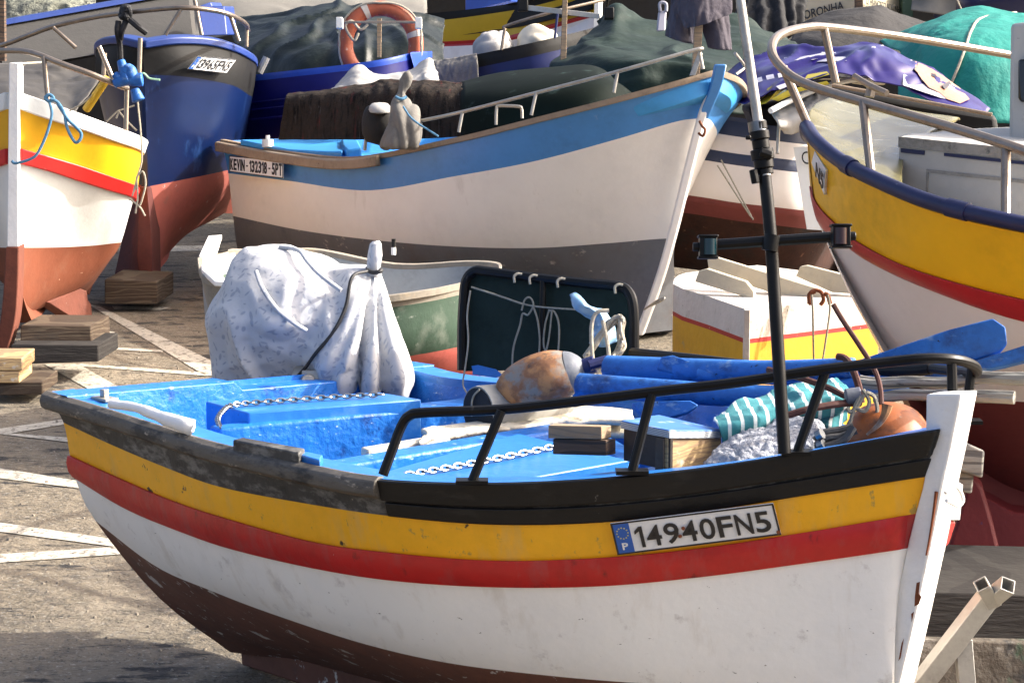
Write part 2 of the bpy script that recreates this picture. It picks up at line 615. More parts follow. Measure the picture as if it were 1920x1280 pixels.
mat('lamp_green', C('#0a2a32'), .12, .1, 10, 0)
mat('lamp_red', C('#2a0d10'), .12, .1, 10, 0)
mat('bag_blue', C('#8fb9d8', .8), .25, .15, 8, .2, 30)
mat('drift', C('#97958c'), .9, .25, 5, .7, 30, stretch=(.4, .4, 3), wave=((.13, .125, .11), 3, .76, 16, 'Z'), chips=[((.08, .078, .07), 9, .6, (.4, 1, 3), .06)], dist=.01)
mat('rust_red', C('#4a2a24'), .8, .3, 12, .4, 60)

# ------------------------------------------------------------------ main boat
gun = [(90, 742, 1.03), (200, 775, 1.0), (300, 807, .99), (400, 838, .985), (560, 876, .98), (710, 904, .985), (900, 912, 1.0),
       (1100, 905, 1.03), (1300, 886, 1.07), (1500, 856, 1.13), (1660, 828, 1.185), (1762, 812, 1.22)]
g3 = [G(*p) for p in gun]
hzn = lambda p: V((p.x, p.y, 0))
n0 = V((.69, .72, 0)).normalized()
SC = hzn(g3[0]) + n0 * .94                 # stern centre
AX = (hzn(g3[-1]) + n0 * .045 - SC).normalized()
NR = V((-AX.y, AX.x, 0))                    # towards the far side
if NR.dot(n0) < 0:
    NR = -NR
hb = [max(.02, -((hzn(p) - SC).dot(NR))) for p in g3]
al = [(hzn(p) - SC).dot(AX) for p in g3]
R1c = [(120, 792), (133, 797), (250, 853), (400, 910), (633, 955), (840, 980), (973, 984), (1140, 979), (1300, 961), (1450, 938), (1600, 914), (1738, 893)]
R2c = [(130, 853), (300, 930), (500, 996), (633, 1025), (807, 1043), (940, 1051), (1157, 1044), (1320, 1026), (1470, 1004), (1720, 962)]
R3c = [(137, 892), (233, 950), (400, 1020), (633, 1073), (773, 1091), (1007, 1103), (1140, 1097), (1273, 1086), (1433, 1066), (1705, 1027)]
R4c = [(177, 976), (267, 1050), (433, 1123), (640, 1196), (873, 1250), (1140, 1277), (1400, 1289), (1655, 1292)]
st0 = [None, (119, 792), (131, 853), (140, 893), (179, 976), (300, 1122), (432, 1222)]
stem = [None, (1738, 893), (1720, 962), (1704, 1027), (1650, 1292), (1620, 1380), (1590, 1450)]
TR = hzn(g3[0])
nst = len(g3)
fr_top = [0, .025, .05, .085, .22]
rows = [list(g3)]
for ri, crv in ((1, R1c), (2, R2c), (3, R3c), (4, R4c)):
    row = [on_plane(*st0[ri], TR, AX)]
    for i in range(1, nst - 1):
        t = i / (nst - 1)
        f = fr_top[ri] * (1 + 1.6 * t * t)
        xy = hzn(g3[i]) + NR * (f * hb[i])
        z = .6
        for _ in range(4):
            px, _y = px_of(V((xy.x, xy.y, z)))
            z = z_at(xy, interp(crv, px))
        row.append(V((xy.x, xy.y, z)))
    row.append(on_plane(*stem[ri], SC + NR * -.03, NR))
    rows.append(row)
r5 = [on_plane(*st0[5], TR, AX)]
r6 = [on_plane(*st0[6], TR, AX)]
e5, e6 = on_plane(*stem[5], SC + NR * -.03, NR), on_plane(*stem[6], SC + NR * -.03, NR)
for i in range(1, nst - 1):
    t = i / (nst - 1)
    xy = hzn(g3[i]) + NR * (hb[i] * (.56 + .2 * t))
    zk = lerp(r6[0].z, e6.z, t)
    zw = rows[4][i].z
    r5.append(V((xy.x, xy.y, lerp(zk, zw, .42))))
    xy = hzn(g3[i]) + NR * (hb[i] * .98)
    r6.append(V((xy.x, xy.y, zk - .02 * math.sin(math.pi * t))))
rows += [r5 + [e5], r6 + [e6]]
NL = 60
rowsF = [cr(r, NL) for r in rows]
MC = SC                                     # point on centreplane


def far(p, k=0.0):
    q = reflect(p, MC, NR)
    a = (hzn(p) - SC).dot(AX)
    q.z -= .085 * max(0, 1 - a / 1.6) * min(1, max(0, (p.z - .2) / .6))
    return q


def across(rws, m):
    """interpolate across the rows: list of columns per fine step with band index"""
    fine, idx = [], []
    nr = len(rws)
    for b in range(nr - 1):
        for k in range(m):
            fine.append((b + k / m))
            idx.append(b)
    fine.append(nr - 1)
    out = []
    N = len(rws[0])
    colsn = [cr([rws[j][i] for j in range(nr)], (nr - 1) * m + 1) for i in range(N)]
    return [[colsn[i][k] for i in range(N)] for k in range((nr - 1) * m + 1)], idx


boat = thing('fishing_boat', V((SC.x + AX.x * 1.6, SC.y + AX.y * 1.6, gz(7.5))),
             'nearest open wooden boat, blue inside, white hull with yellow and red bands and number 14940FN5', 'boat', 'fishing boats drawn up on the hard')
fine, idx = across(rowsF, 4)
mb = MB()
mb.grid(fine, idx)
mb.grid([[far(p) for p in r] for r in fine], idx)
HM = ['black_worn', 'hull_yellow', 'strake_red_main', 'hull_white', 'antifoul_brown', 'antifoul_brown']
mb.build('hull', HM, boat)
# transom
mb = MB()
mb.grid([[r[0] for r in fine], [far(r[0]) for r in fine]], 0)
mb.build('transom', 'deck_blue', boat)
near_g = rowsF[0]
far_g = [far(p) for p in near_g]
# black painted half of the wale: near bow half as two planks, far side whole
OUTN = -NR
k0 = next(i for i, p in enumerate(near_g) if px_of(p)[0] > 712)
stern_w = near_g[:k0 + 1]
bow_w = near_g[k0:]
# rounded timber rub rail (near, stern half) wrapping the corner
prof = [(-.012, .012), (.012, .016), (.036, .004), (.044, -.018), (.038, -.042), (.016, -.056), (-.012, -.052)]
corner = [near_g[0] + NR * .10 - AX * .035 + V((0, 0, .003)), near_g[0] + NR * .03 - AX * .03]
mb = MB()
mb.sweep([p + V((0, 0, .006)) for p in stern_w], prof, OUTN)
mb.build('rubbing_rail', 'rail_wood_worn', boat, bevel=.004)
mb = MB()
rb = rowsF[1][k0:]
def plank(a, b, t0, t1, off, name, m_, par):
    q = MB()
    A = [x.lerp(y, t0) for x, y in zip(a, b)]
    B = [x.lerp(y, t1) for x, y in zip(a, b)]
    rings = []
    for p, r in zip(A, B):
        o = OUTN * off
        rings.append([p - OUTN * .012, p + o, r + o, r - OUTN * .012])
    q.rings(rings, 0)
    return q.build(name, m_, par, bevel=.005)
bw = bow_w[:-1] + [bow_w[-1]]
plank([p + V((0, 0, .012)) for p in bow_w], rb, 0, .56, .026, 'wale_plank', 'black_paint', boat)
plank(bow_w, rb, .57, 1.0, .012, 'wale_plank', 'black_paint', boat)
# red half round strake
mb = MB()
rings = []
for p, r in zip(rowsF[2][:-2], rowsF[3][:-2]):
    o = OUTN
    rings.append([p - o * .01, p + o * .012, p.lerp(r, .3) + o * .024, p.lerp(r, .7) + o * .024, r + o * .012, r - o * .01])
mb.rings(rings, 0)
mb.rings([[far(x) for x in rg] for rg in rings], 0)
mb.build('rubbing_strake', 'strake_red_main', boat, bevel=.003)
# far outer wale
mb = MB()
rings = []
for p, r in zip(near_g, rowsF[1]):
    rings.append([far(x) for x in (p + NR * .01, p + OUTN * .02, r + OUTN * .015, r + NR * .01)])
mb.rings(rings, 0)
mb.build('wale_plank', 'black_paint', boat)
# gunwale caps
capw = .115
def inner(p, i, w, dz=0):
    h = max(.004, -((hzn(p) - SC).dot(NR)))
    return p + NR * min(w, h * .96) + V((0, 0, dz))
mb = MB()
rn = [[p - NR * .006 + V((0, 0, .014)), inner(p, 0, capw, .014), inner(p, 0, capw, -.03)] for p in near_g]
mb.grid(rn)
mb.grid([[far(x) for x in r] for r in rn])
mb.build('gunwale_cap', 'deck_blue_smooth', boat)
# transom cap + inner face
mb = MB()
a0, a1 = near_g[0] + V((0, 0, .015)), far_g[0] + V((0, 0, .015))
ctr = [(0, 0), (.42, -.0), (.44, -.035), (.80, -.035), (.82, 0), (1, 0)]
rowA, rowB, rowC = [], [], []
for t, dz in ctr:
    p = a0.lerp(a1, t) + V((0, 0, dz))
    rowA.append(p - AX * .01)
    rowB.append(p + AX * .13)
    rowC.append(a0.lerp(a1, .5 + (t - .5) * .62) + AX * .15 - V((0, 0, .5)))
mb.grid([[p - V((0, 0, .03)) for p in rowA], rowA, rowB, rowC])
mb.build('transom_knee', 'deck_blue', boat, bevel=.004)
# lining and floor
FZ = .42
def hull_half(i, z):
    col_ = [r[i] for r in fine]
    for a, b in zip(col_, col_[1:]):
        if a.z >= z >= b.z:
            t = (a.z - z) / max(1e-6, a.z - b.z)
            p = a.lerp(b, t)
            return p
    return col_[-1]
mb = MB()
rn, fl = [], []
for i in range(1, NL - 5):
    p = near_g[i]
    col3 = [inner(p, 0, capw, -.02)]
    for z in (.80, .60, FZ):
        q_ = hull_half(i, z)
        h = -((hzn(q_) - SC).dot(NR))
        r_ = q_ + NR * min(.045 + (.07 if z > .75 else 0), max(0, h) * .9)
        a = (hzn(r_) - SC).dot(AX)
        col3.append(r_ + AX * max(0, .12 - a))
    rn.append(col3)
mb.grid(rn)
mb.grid([[far(x) for x in r] for r in rn])
mb.build('lining', 'deck_blue', boat)
mb = MB()
mb.grid([[r[3] + V((0, 0, .004)) for r in rn], [far(r[3]) + V((0, 0, .004)) for r in rn]])
mb.build('floor', 'deck_blue_dark', boat)
# stem post
cp = SC + NR * -.03
def stemp(px, py, near=.0):
    return on_plane(px, py, SC + NR * (-.04), NR)
pA = [stemp(1736, 739), stemp(1735, 815), stemp(1733, 893), stemp(1716, 962), stemp(1700, 1027), stemp(1648, 1292) - AX * .02, stemp(1590, 1450) - AX * .05]
pB = [stemp(1801, 738), stemp(1782, 835), stemp(1768, 900), stemp(1755, 965), stemp(1740, 1040), stemp(1682, 1292), stemp(1625, 1470)]
mb = MB()
w = .092
rings = []
for a, b in zip(cr(pA, 24), cr(pB, 24)):
    rings.append([a, b, b + NR * w + AX * .0, a + NR * w])
mb.rings(rings)
sp = mb.build('stem_post', 'stem_white', boat, bevel=.006)
# ring in the stem
c = stemp(1768, 930) + NR * .05
rpts = [on_plane(x, y, pB[2] + AX * .02, AX) for x, y in ((1762, 922), (1777, 909), (1788, 916), (1795, 935), (1786, 946), (1772, 940), (1764, 936))]
mb = MB().tube([p + AX * .02 for p in rpts], .006, 8, n=24)
mb.build('mooring_ring', 'stem_white', sp)
# rust streak below ring
mb = MB()
rs = [stemp(x, y) - NR * .004 for x, y in ((1757, 921), (1752, 960), (1744, 1010), (1738, 1040))]
mb.tube(rs, [.006, .003], 5, n=10)
mb.build('rust_streak', 'rust', sp)
# flaked spots on the stem edge
for pts in ([(1722, 1092), (1728, 1090), (1726, 1112), (1731, 1118), (1726, 1132), (1718, 1136), (1719, 1116)], [(1712, 1150), (1717, 1146), (1713, 1165)], [(1694, 1205), (1698, 1196), (1692, 1232), (1688, 1238)]):
    P_ = [stemp(x - 3, y) - NR * .0015 for x, y in pts]
    MB().prism(P_, 0, down=NR * .001).build('paint_flake', 'rust', sp, smooth=0)
# starboard plate and strake end seen past the stem
MB().prism([W(1784, 975, 6.72), W(1800, 975, 6.76), W(1806, 908, 6.76), W(1791, 907, 6.72)], 0, down=V((-.03, .25, 0))).build('number_plate', 'plate_white', boat, bevel=.003)
MB().prism([W(1779, 912, 6.69), W(1797, 906, 6.74), W(1794, 926, 6.74), W(1778, 930, 6.69)], 0, down=V((-.05, .3, 0))).build('yellow_strake', 'hull_yellow', boat, bevel=.003)
MB().prism([W(1766, 1032, 6.72), W(1779, 1020, 6.76), W(1793, 978, 6.76), W(1775, 975, 6.72)], 0, down=V((-.06, .3, .01))).build('rubbing_strake', 'strake_red_main', boat, bevel=.006)
# keel and skeg
mb = MB()
kk = [r6[0] + NR * .02, r6[5], e6]
zz = gz(8.5) + .02
base = cr([V((p.x, p.y, p.z)) for p in [SC + AX * .0, SC + AX * 1.6, hzn(e6)]], 12)
rings = []
for i, b in enumerate(base):
    t = i / 11
    zt = lerp(r6[0].z, e6.z, t) + .05
    b = SC + AX * lerp(.02, (hzn(e6) - SC).dot(AX), t)
    lo_ = zz
    rings.append([V((b.x, b.y, zt)) - NR * .05, V((b.x, b.y, zt)) + NR * .05, V((b.x, b.y, lo_)) + NR * .04, V((b.x, b.y, lo_)) - NR * .04])
mb.rings(rings)
mb.build('keel', 'antifoul_brown', boat, bevel=.01)
# number plate on the bow
pl = [(1158, 1040), (1465, 1002), (1450, 943), (1144, 981)]
def on_side(px, py):
    """point on the near hull side at this height by nearest search"""
    best, bp = 1e9, None
    for r in fine[:14]:
        for p in r:
            x, y = px_of(p)
            d = (x - px) ** 2 + (y - py) ** 2
            if d < best:
                best, bp = d, p
    return bp
q = [W(px, py, (on_side(px, py) - CAM).dot(FW) - .03) for px, py in pl]
# make it planar
dd = [(p - CAM).dot(FW) for p in q]
q = [W(*pl[0], dd[0] - .0), W(*pl[1], dd[1]), W(*pl[2], dd[1] - .035), W(*pl[3], dd[0] - .035)]
plate('number_plate', q, '14940FN5', boat, tbox=(.125, .965, .16, .80), bold=.012)
mb = MB()
for (u, v_) in ((.40, .35), (.43, .58), (.985, .1)):
    mb = MB()
    p = q[0].lerp(q[1], u).lerp(q[3].lerp(q[2], u), v_)
    mb.tube([p - FW * .011, p - FW * .004], .006, 8)
    mb.build('rivet', 'rust', boat)

# pulpit rail, near side, bow and far side
def rl(px, py, d):
    return W(px, py, d)
nr_ = [(718, 890, 6.88), (735, 845, 6.88), (752, 800, 6.88), (768, 779, 6.86), (800, 773, 6.84), (945, 767, 6.80), (1100, 750, 6.74), (1230, 734, 6.70), (1380, 717, 6.66), (1540, 693, 6.62), (1660, 679, 6.6),
       (1735, 672, 6.58), (1790, 674, 6.6), (1822, 683, 6.68), (1832, 694, 6.78)]
nrp = [W(*p) for p in nr_]
fr_ = [W(1826, 700, 6.95), W(1800, 697, 7.15), W(1740, 690, 7.4)]
frm = [reflect(p, MC, NR) for p in nrp[5:11]][::-1]
rail = MB().tube(nrp + fr_ , .0165, 10, n=120)
rail_o = rail.build('pulpit_rail', 'black_pipe', boat)
fb = [(1186, 662, 8.55), (1300, 674, 8.25), (1440, 689, 7.95), (1560, 693, 7.7), (1700, 694, 7.45), (1745, 691, 7.38)]
MB().tube([W(*p) for p in fb], .022, 10, n=40).build('far_rail', 'black_pipe', boat)
for (x0, y0, x1, y1, d) in ((885, 902, 940, 770, 6.78), (1185, 884, 1222, 738, 6.70), (1495, 848, 1548, 695, 6.63), (1786, 740, 1784, 676, 6.6), (1810, 790, 1822, 690, 6.85)):
    m_ = MB().tube([W(x0, y0, d), W(x1, y1, d)], .0155, 10)
    b = W(x0, y0, d)
    m_.prism([b + V((-.05, -.025, .006)), b + V((.05, -.025, .006)), b + V((.05, .03, .006)), b + V((-.05, .03, .006))], .012)
    m_.build('rail_post', 'black_pipe', boat)
# mast with cross bar and lamps
d = 6.55
mast = MB().tube([W(1471, 850, d), W(1446, 460, d + .05), W(1432, 310, d + .08)], .0195, 12, n=20).build('mast', 'black_pipe', boat)
MB().tube([W(1340, 459, d + .06), W(1565, 444, d + .02)], .0165, 10).tube([W(1443, 470, d + .02), W(1448, 440, d + .02)], .024, 12).build('cross_bar', 'black_pipe', mast)
MB().tube([W(1436, 330, d + .07), W(1421, 226, d + .09), W(1388, 0, d + .13), W(1380, -60, d + .14)], [.0165, .0135], 12).build('pole_top', 'galvanised', mast)
cl = MB()
for (y0, y1, r) in ((228, 244, .027), (246, 262, .030), (262, 280, .026), (280, 300, .035), (298, 316, .030), (316, 328, .026)):
    xm = lambda y: lerp(1420, 1436, (y - 226) / 110)
    cl.tube([W(xm(y0), y0, d + .08), W(xm(y1), y1, d + .08)], r, 14)
cl.tube([W(1408, 258, d + .03), W(1398, 258, d + .03)], .008, 6)
cl.tube([W(1412, 318, d + .06), W(1417, 344, d + .06)], .014, 6)
cl.tube([W(1425, 285, d + .05), W(1447, 292, d + .05)], .016, 6)
cl.build('pipe_clamp', 'black_pipe', mast, bevel=.003)
MB().tube([W(1418, 228, d + .08), W(1421, 246, d + .08)], .0275, 16).build('tape_band', 'chrome', mast)
for (cx, cy, mm, s) in ((1327, 463, 'lamp_green', 1), (1576, 443, 'lamp_red', -1)):
    c = W(cx, cy, d + .05 * s)
    o = MB().box(c, RT * .026, FW * .03, UP * .030).box(c + UP * .032, RT * .03, FW * .034, UP * .004).box(c - UP * .032, RT * .03, FW * .034, UP * .004).tube([c - RT * .045 * s, c - RT * .02 * s], .014, 10)
    o = o.build('lamp_housing', 'black_pipe', mast, bevel=.003)
    rg = []
    c2 = c - FW * .022 + RT * .004 * s
    for uu in (-.024, .024):
        rg.append([c2 + UP * uu + RT * .021 * math.cos(a) - FW * .018 * math.sin(a) for a in [math.pi * k / 10 for k in range(11)]])
    MB().rings(rg).build('lamp_lens', mm, o)
# cleat, little hardware on the quarter
p = G(196, 747, 1.03)
MB().box(p, AX * .05, NR * .03, V((0, 0, .006))).box(p + V((0, 0, .02)), AX * .014, NR * .012, V((0, 0, .016))).build('cleat', 'galvanised', boat, bevel=.003)

# ---- thwarts and lids
def slab(name, px4, z, h, m_, parent=boat, bevel=.006):
    return MB().prism([G(x, y, z) for x, y in px4], h).build(name, m_, parent, bevel=bevel)
# stern bench lid (with chain)
slab('bench_lid', [(385, 752), (466, 774), (790, 748), (712, 735)], .97, .30, 'deck_blue_smooth')
# bulkhead A
slab('bulkhead', [(392, 797), (412, 803), (915, 754), (885, 744)], .93, .52, 'deck_blue', bevel=.012)
# bulkhead B
slab('bulkhead', [(592, 866), (622, 876), (1062, 803), (1030, 793)], .94, .45, 'deck_blue', bevel=.012)
# fore hatch with chain
slab('hatch_lid', [(688, 893), (905, 910), (1180, 862), (972, 812)], .965, .12, 'deck_blue_smooth')
# foredeck side pocket step
slab('side_deck', [(905, 911), (1290, 887), (1270, 868), (1175, 880)], 1.0, .05, 'deck_blue_smooth')
slab('thwart', [(1040, 800), (1165, 862), (1200, 850), (1090, 788)], .90, .05, 'deck_blue')
# block on the wale
slab('tie_block', [(436, 824), (560, 848), (572, 840), (455, 819)], 1.035, .045, 'black_worn')
slab('tie_block', [(555, 850), (600, 862), (606, 852), (568, 844)], 1.02, .03, 'deck_blue_smooth')
# ------------------------------------------------------------------ ground and markings
mb = MB()
ys = [-2, 5, 10, 15, 20, 30, 60]
mb.grid([[V((x, y, gz(y))) for x in (-60, -10, 0, 10, 60)] for y in ys])
tag(mb.build('ground', 'asphalt', smooth=0), kind='structure')
for pts in ([(-60, 790), (0, 803), (115, 786), (150, 782), (150, 790), (110, 797), (20, 812), (160, 822), (160, 832), (-60, 806)],
            [(-60, 868), (0, 877), (143, 900), (190, 908), (190, 922), (143, 914), (0, 896), (-60, 888)],
            [(-60, 970), (0, 979), (215, 1010), (215, 1024), (0, 996), (-60, 988)],
            [(-60, 1044), (0, 1038), (260, 1022), (260, 1036), (0, 1054), (-60, 1058)],
            [(165, 570), (187, 574), (450, 702), (385, 704)], [(82, 682), (147, 682), (240, 735), (180, 737)],
            [(147, 681), (385, 698), (385, 704), (147, 686)], [(170, 648), (305, 656), (305, 660), (170, 653)], [(170, 618), (215, 622), (215, 626), (170, 622)],
            [(210, 574), (320, 576), (300, 581), (215, 580)], [(290, 462), (380, 460), (380, 470), (290, 472)]):
    tag(MB().poly([GG(x, y, .005) for x, y in pts]).build('road_marking', 'road_paint', smooth=0), kind='structure')


def blob(rows, thick, seg=28, mb=None, sq=1.0, mi=0):
    """stack of elliptical rings from silhouette rows (py, xl, xr, d); thick: half depth at each row"""
    rg = []
    for (y, xl, xr, d), th in zip(rows, thick):
        c = W((xl + xr) / 2, y, d)
        h = (xr - xl) / 2 * d / F
        ring = []
        for k in range(seg):
            a = 2 * math.pi * k / seg
            ca, sa = math.cos(a), math.sin(a)
            ca = math.copysign(abs(ca) ** sq, ca)
            sa = math.copysign(abs(sa) ** sq, sa)
            ring.append(c + RT * (h * ca) + V((0, 1, 0)) * (th * sa))
        rg.append(ring)
    return (mb or MB()).rings(rg, mi)


# ------------------------------------------------------------------ outboard motor under its cover
D = 9.6
motor = thing('outboard_motor', W(560, 735, 9.5), 'outboard motor on the stern of the nearest boat wrapped in a white leaf patterned cloth', 'outboard motor')
mb = MB()
blob([(461, 492, 525, D + .05), (468, 462, 560, D), (490, 440, 628, D - .02), (530, 420, 668, D - .04), (590, 402, 684, D - .05), (650, 409, 672, D - .02), (700, 416, 640, D), (724, 424, 600, D)],
     [.10, .20, .27, .31, .32, .27, .22, .18], 36, mb, .9)
blob([(506, 690, 712, 9.42), (525, 676, 718, 9.42), (560, 660, 728, 9.41), (610, 640, 741, 9.39), (665, 612, 762, 9.37), (705, 592, 767, 9.36), (738, 604, 752, 9.36)],
     [.03, .06, .08, .11, .15, .17, .15], 30, mb)
blob([(498, 600, 700, 9.48), (530, 590, 712, 9.46), (600, 570, 720, 9.44), (670, 560, 735, 9.42), (712, 590, 730, 9.40)], [.10, .19, .22, .22, .17], 30, mb)


cp0 = W(560, 520, 9.32)
cpn = V((.50, -.42, .76)).normalized()


def fold(p):
    x, y = px_of(p)
    t = max(0, min(1, (y - 505) / 200))
    n = 0
    r_ = max(0, min(1, (x - 590) / 60)) * t
    if r_ > 0:
        u = (x - 703) / max(30, (y - 470))
        for uc, wd, am in ((-.40, .07, .035), (-.25, .05, .045), (-.12, .028, -.075), (-.03, .05, .045), (.07, .035, -.045), (.15, .05, .04), (.24, .05, .03)):
            n += am * math.exp(-((u - uc + .02 * noise.noise(p * 5)) / wd) ** 2) * r_
    l_ = max(0, min(1, (640 - x) / 60))
    q = V((p.x * 5.0 + p.z * 1.2, p.y * 4, p.z * 1.5))
    n += l_ * (.25 + t) * .045 * max(0, .3 - abs(noise.noise(q))) / .3
    n += noise.noise(V((p.x * 4.5 + 7, p.y * 3, p.z * 4.5))) * .014
    q2 = V((p.x * 7 - p.z * 5, p.y * 5, p.z * 8 + p.x * 3))
    n += .016 * max(0, .25 - abs(noise.noise(q2 * .8))) / .25 * (.3 + noise.noise(p * 3 + V((3, 3, 3))))
    return n


for i_, p_ in enumerate(mb.v):              # flat sloping top of the cowl
    k_ = (p_ - cp0).dot(cpn)
    if k_ > 0 and px_of(p_)[0] < 650:
        mb.v[i_] = p_ - cpn * k_ * .85
cov = mb.build('cover', 'cover_cloth', motor, remesh=.011, disp=fold, smooth=60)
mb = blob([(453, 698, 712, 9.40), (457, 693, 716, 9.40), (480, 689, 717, 9.40), (500, 687, 713, 9.40), (507, 690, 712, 9.40), (516, 686, 716, 9.41)], [.02, .035, .045, .04, .028, .04], 20)
mb.build('cover_top', 'cover_cloth', motor, disp=lambda p: (abs(noise.noise(V((p.x * 30, p.y * 30, p.z * 5)))) - .2) * .012)
MB().tube([W(687, 506, 9.36), W(700, 511, 9.355), W(714, 508, 9.36), W(712, 503, 9.43), W(700, 502, 9.46), W(688, 503, 9.43)], .009, 8, n=30, closed=False).build('tie_band', 'black_cord', motor)
MB().tube([W(688, 508, 9.33), W(660, 520, 9.26), W(648, 575, 9.24), W(625, 622, 9.22), W(592, 662, 9.22), W(572, 690, 9.26), W(555, 708, 9.3)], .0075, 8, n=40).build('tie_cord', 'black_cord', motor)
# seams as raised cords
for pts in ([(480, 508, 9.28), (492, 540, 9.24), (520, 580, 9.21), (555, 608, 9.20), (575, 620, 9.21)], [(525, 463, 9.5), (560, 470, 9.42), (578, 492, 9.34), (600, 515, 9.27), (640, 545, 9.24)]):
    MB().tube([W(*p) for p in pts], .010, 8, n=30).build('cover_seam', 'cover_cloth', motor)
mb = MB().tube([W(556, 704, 9.35), W(600, 712, 9.3)], .045, 14).tube([W(572, 716, 9.25), W(578, 716, 9.2)], .032, 14)
mb.box(W(590, 716, 9.28), RT * .05, FW * .05, UP * .05)
mb.build('clamp_bracket', 'galvanised', motor, bevel=.004)
mb = MB().box(W(600, 760, 9.62), RT * .05, FW * .08, UP * .35)
mb.build('motor_leg', 'black_pipe', motor, bevel=.02)

# ------------------------------------------------------------------ folding panel with black tube frame
pan = thing('folding_panel', W(1030, 690, 8.95), 'dark green board in a black tube frame upright on the nearest boat', 'panel')
pd = lambda x: lerp(9.2, 8.75, (x - 868) / 320)
fr = [(866, 694), (866, 620), (869, 560), (874, 525), (890, 508), (915, 509), (1000, 520), (1100, 531), (1160, 537), (1180, 550), (1188, 580), (1189, 640), (1188, 690)]
MB().tube([W(x, y, pd(x)) for x, y in fr], .021, 10, n=90).build('frame', 'black_pipe', pan)
bd = [(868, 696), (870, 560), (876, 528), (892, 512), (1000, 523), (1158, 540), (1178, 553), (1185, 580), (1186, 690)]
MB().prism([W(x, y, pd(x) + .03) for x, y in bd], 0, down=FW * .03 + RT * .012).build('board', 'panel_green', pan, bevel=.004)
MB().tube([W(1018, 525, pd(1018) - .01), W(1016, 680, pd(1016) - .01)], .013, 8).build('brace', 'black_pipe', pan)
for x, y in ((971, 516), (1000, 519), (1052, 525), (1160, 536)):
    h = [(x - 6, y + 14), (x - 7, y + 2), (x, y - 3), (x + 8, y - 2)]
    MB().tube([W(a, b, pd(x) - .03) for a, b in h], .006, 6, n=14).build('hook', 'rope_white', pan)
for pts, m_ in (([(884, 538), (940, 556), (982, 570), (1020, 576), (1078, 580)], 'rope_grey'),
                ([(978, 582), (984, 562), (994, 558), (1000, 572), (990, 590), (980, 588), (975, 610), (963, 650), (960, 690)], 'rope_grey'),
                ([(1000, 575), (1008, 600), (1012, 640), (1008, 690)], 'rope_grey'),
                ([(1030, 580), (1022, 610), (1020, 650), (1035, 670), (1046, 660), (1048, 610), (1040, 585), (1030, 582)], 'rope_grey'),
                ([(1035, 582), (1028, 640), (1015, 690)], 'rope_grey'),
                ([(882, 545), (876, 590), (878, 640), (872, 690), (868, 720), (876, 738)], 'rope_white')):
    MB().tube([W(x, y, pd(x) - .04) for x, y in pts], .0042, 6, n=40).build('cord', m_, pan)
MB().prism([W(x, y, pd(x) - .005) for x, y in ((886, 694), (884, 686), (896, 684), (930, 692), (944, 704), (930, 708), (886, 702))], 0, down=FW * .006).build('paint_patch', 'deck_blue_smooth', pan)

# ------------------------------------------------------------------ loose gear in the nearest boat
# torn plastic bag
bg = [[(1068, 556, 8.72), (1075, 546, 8.7), (1090, 556, 8.66)], [(1072, 572, 8.7), (1090, 570, 8.62), (1106, 572, 8.64)], [(1086, 584, 8.7), (1108, 582, 8.63), (1128, 580, 8.66)],
      [(1118, 596, 8.7), (1126, 590, 8.64), (1136, 590, 8.68)], [(1112, 625, 8.7), (1130, 620, 8.62), (1152, 612, 8.66)], [(1108, 644, 8.7), (1130, 650, 8.63), (1156, 640, 8.68)]]
tag(MB().grid(sheet(PX(bg), 36, 20, .02, 14, seed=2)).build('plastic_bag', 'bag_blue', smooth=80, solid=.002),
    'torn light blue plastic bag tied against the dark green panel', 'plastic bag')
# bundle of pale rope by the panel
mb = MB()
rr = random.Random(5)
for k in range(9):
    x0, y0 = 1130 + rr.uniform(-10, 12), 650 + rr.uniform(-8, 8)
    pts = [(1098 + rr.uniform(-3, 3), 668 + rr.uniform(-3, 3)), (1118 + rr.uniform(-5, 5), 640 + rr.uniform(-5, 5)), (1145 + rr.uniform(-8, 6), 605 + rr.uniform(-6, 6)), (1164 + rr.uniform(-5, 5), 596 + rr.uniform(-5, 8)),
           (1163 + rr.uniform(-6, 5), 625 + rr.uniform(-6, 6)), (1166 + rr.uniform(-5, 5), 648 + rr.uniform(-6, 6)), (1150 + rr.uniform(-5, 5), 668 + rr.uniform(-5, 5)), (1125, 690 + rr.uniform(-4, 4)), (1108, 702 + rr.uniform(-3, 3))]
    mb.tube([W(x, y, 8.55 + rr.uniform(-.05, .06)) for x, y in pts], .0075, 6, n=40)
mb.tube([W(x, y, 8.48) for x, y in ((1142, 582), (1120, 585), (1110, 605), (1109, 640), (1112, 680), (1114, 705))], .008, 8, n=40)
mb.tube([W(x, y, 8.5) for x, y in ((1130, 600), (1140, 650), (1142, 685))], .008, 8, n=20)
tag(mb.build('rope_bundle', 'rope_white'), 'tangle of pale rope hanging beside the old float', 'rope')
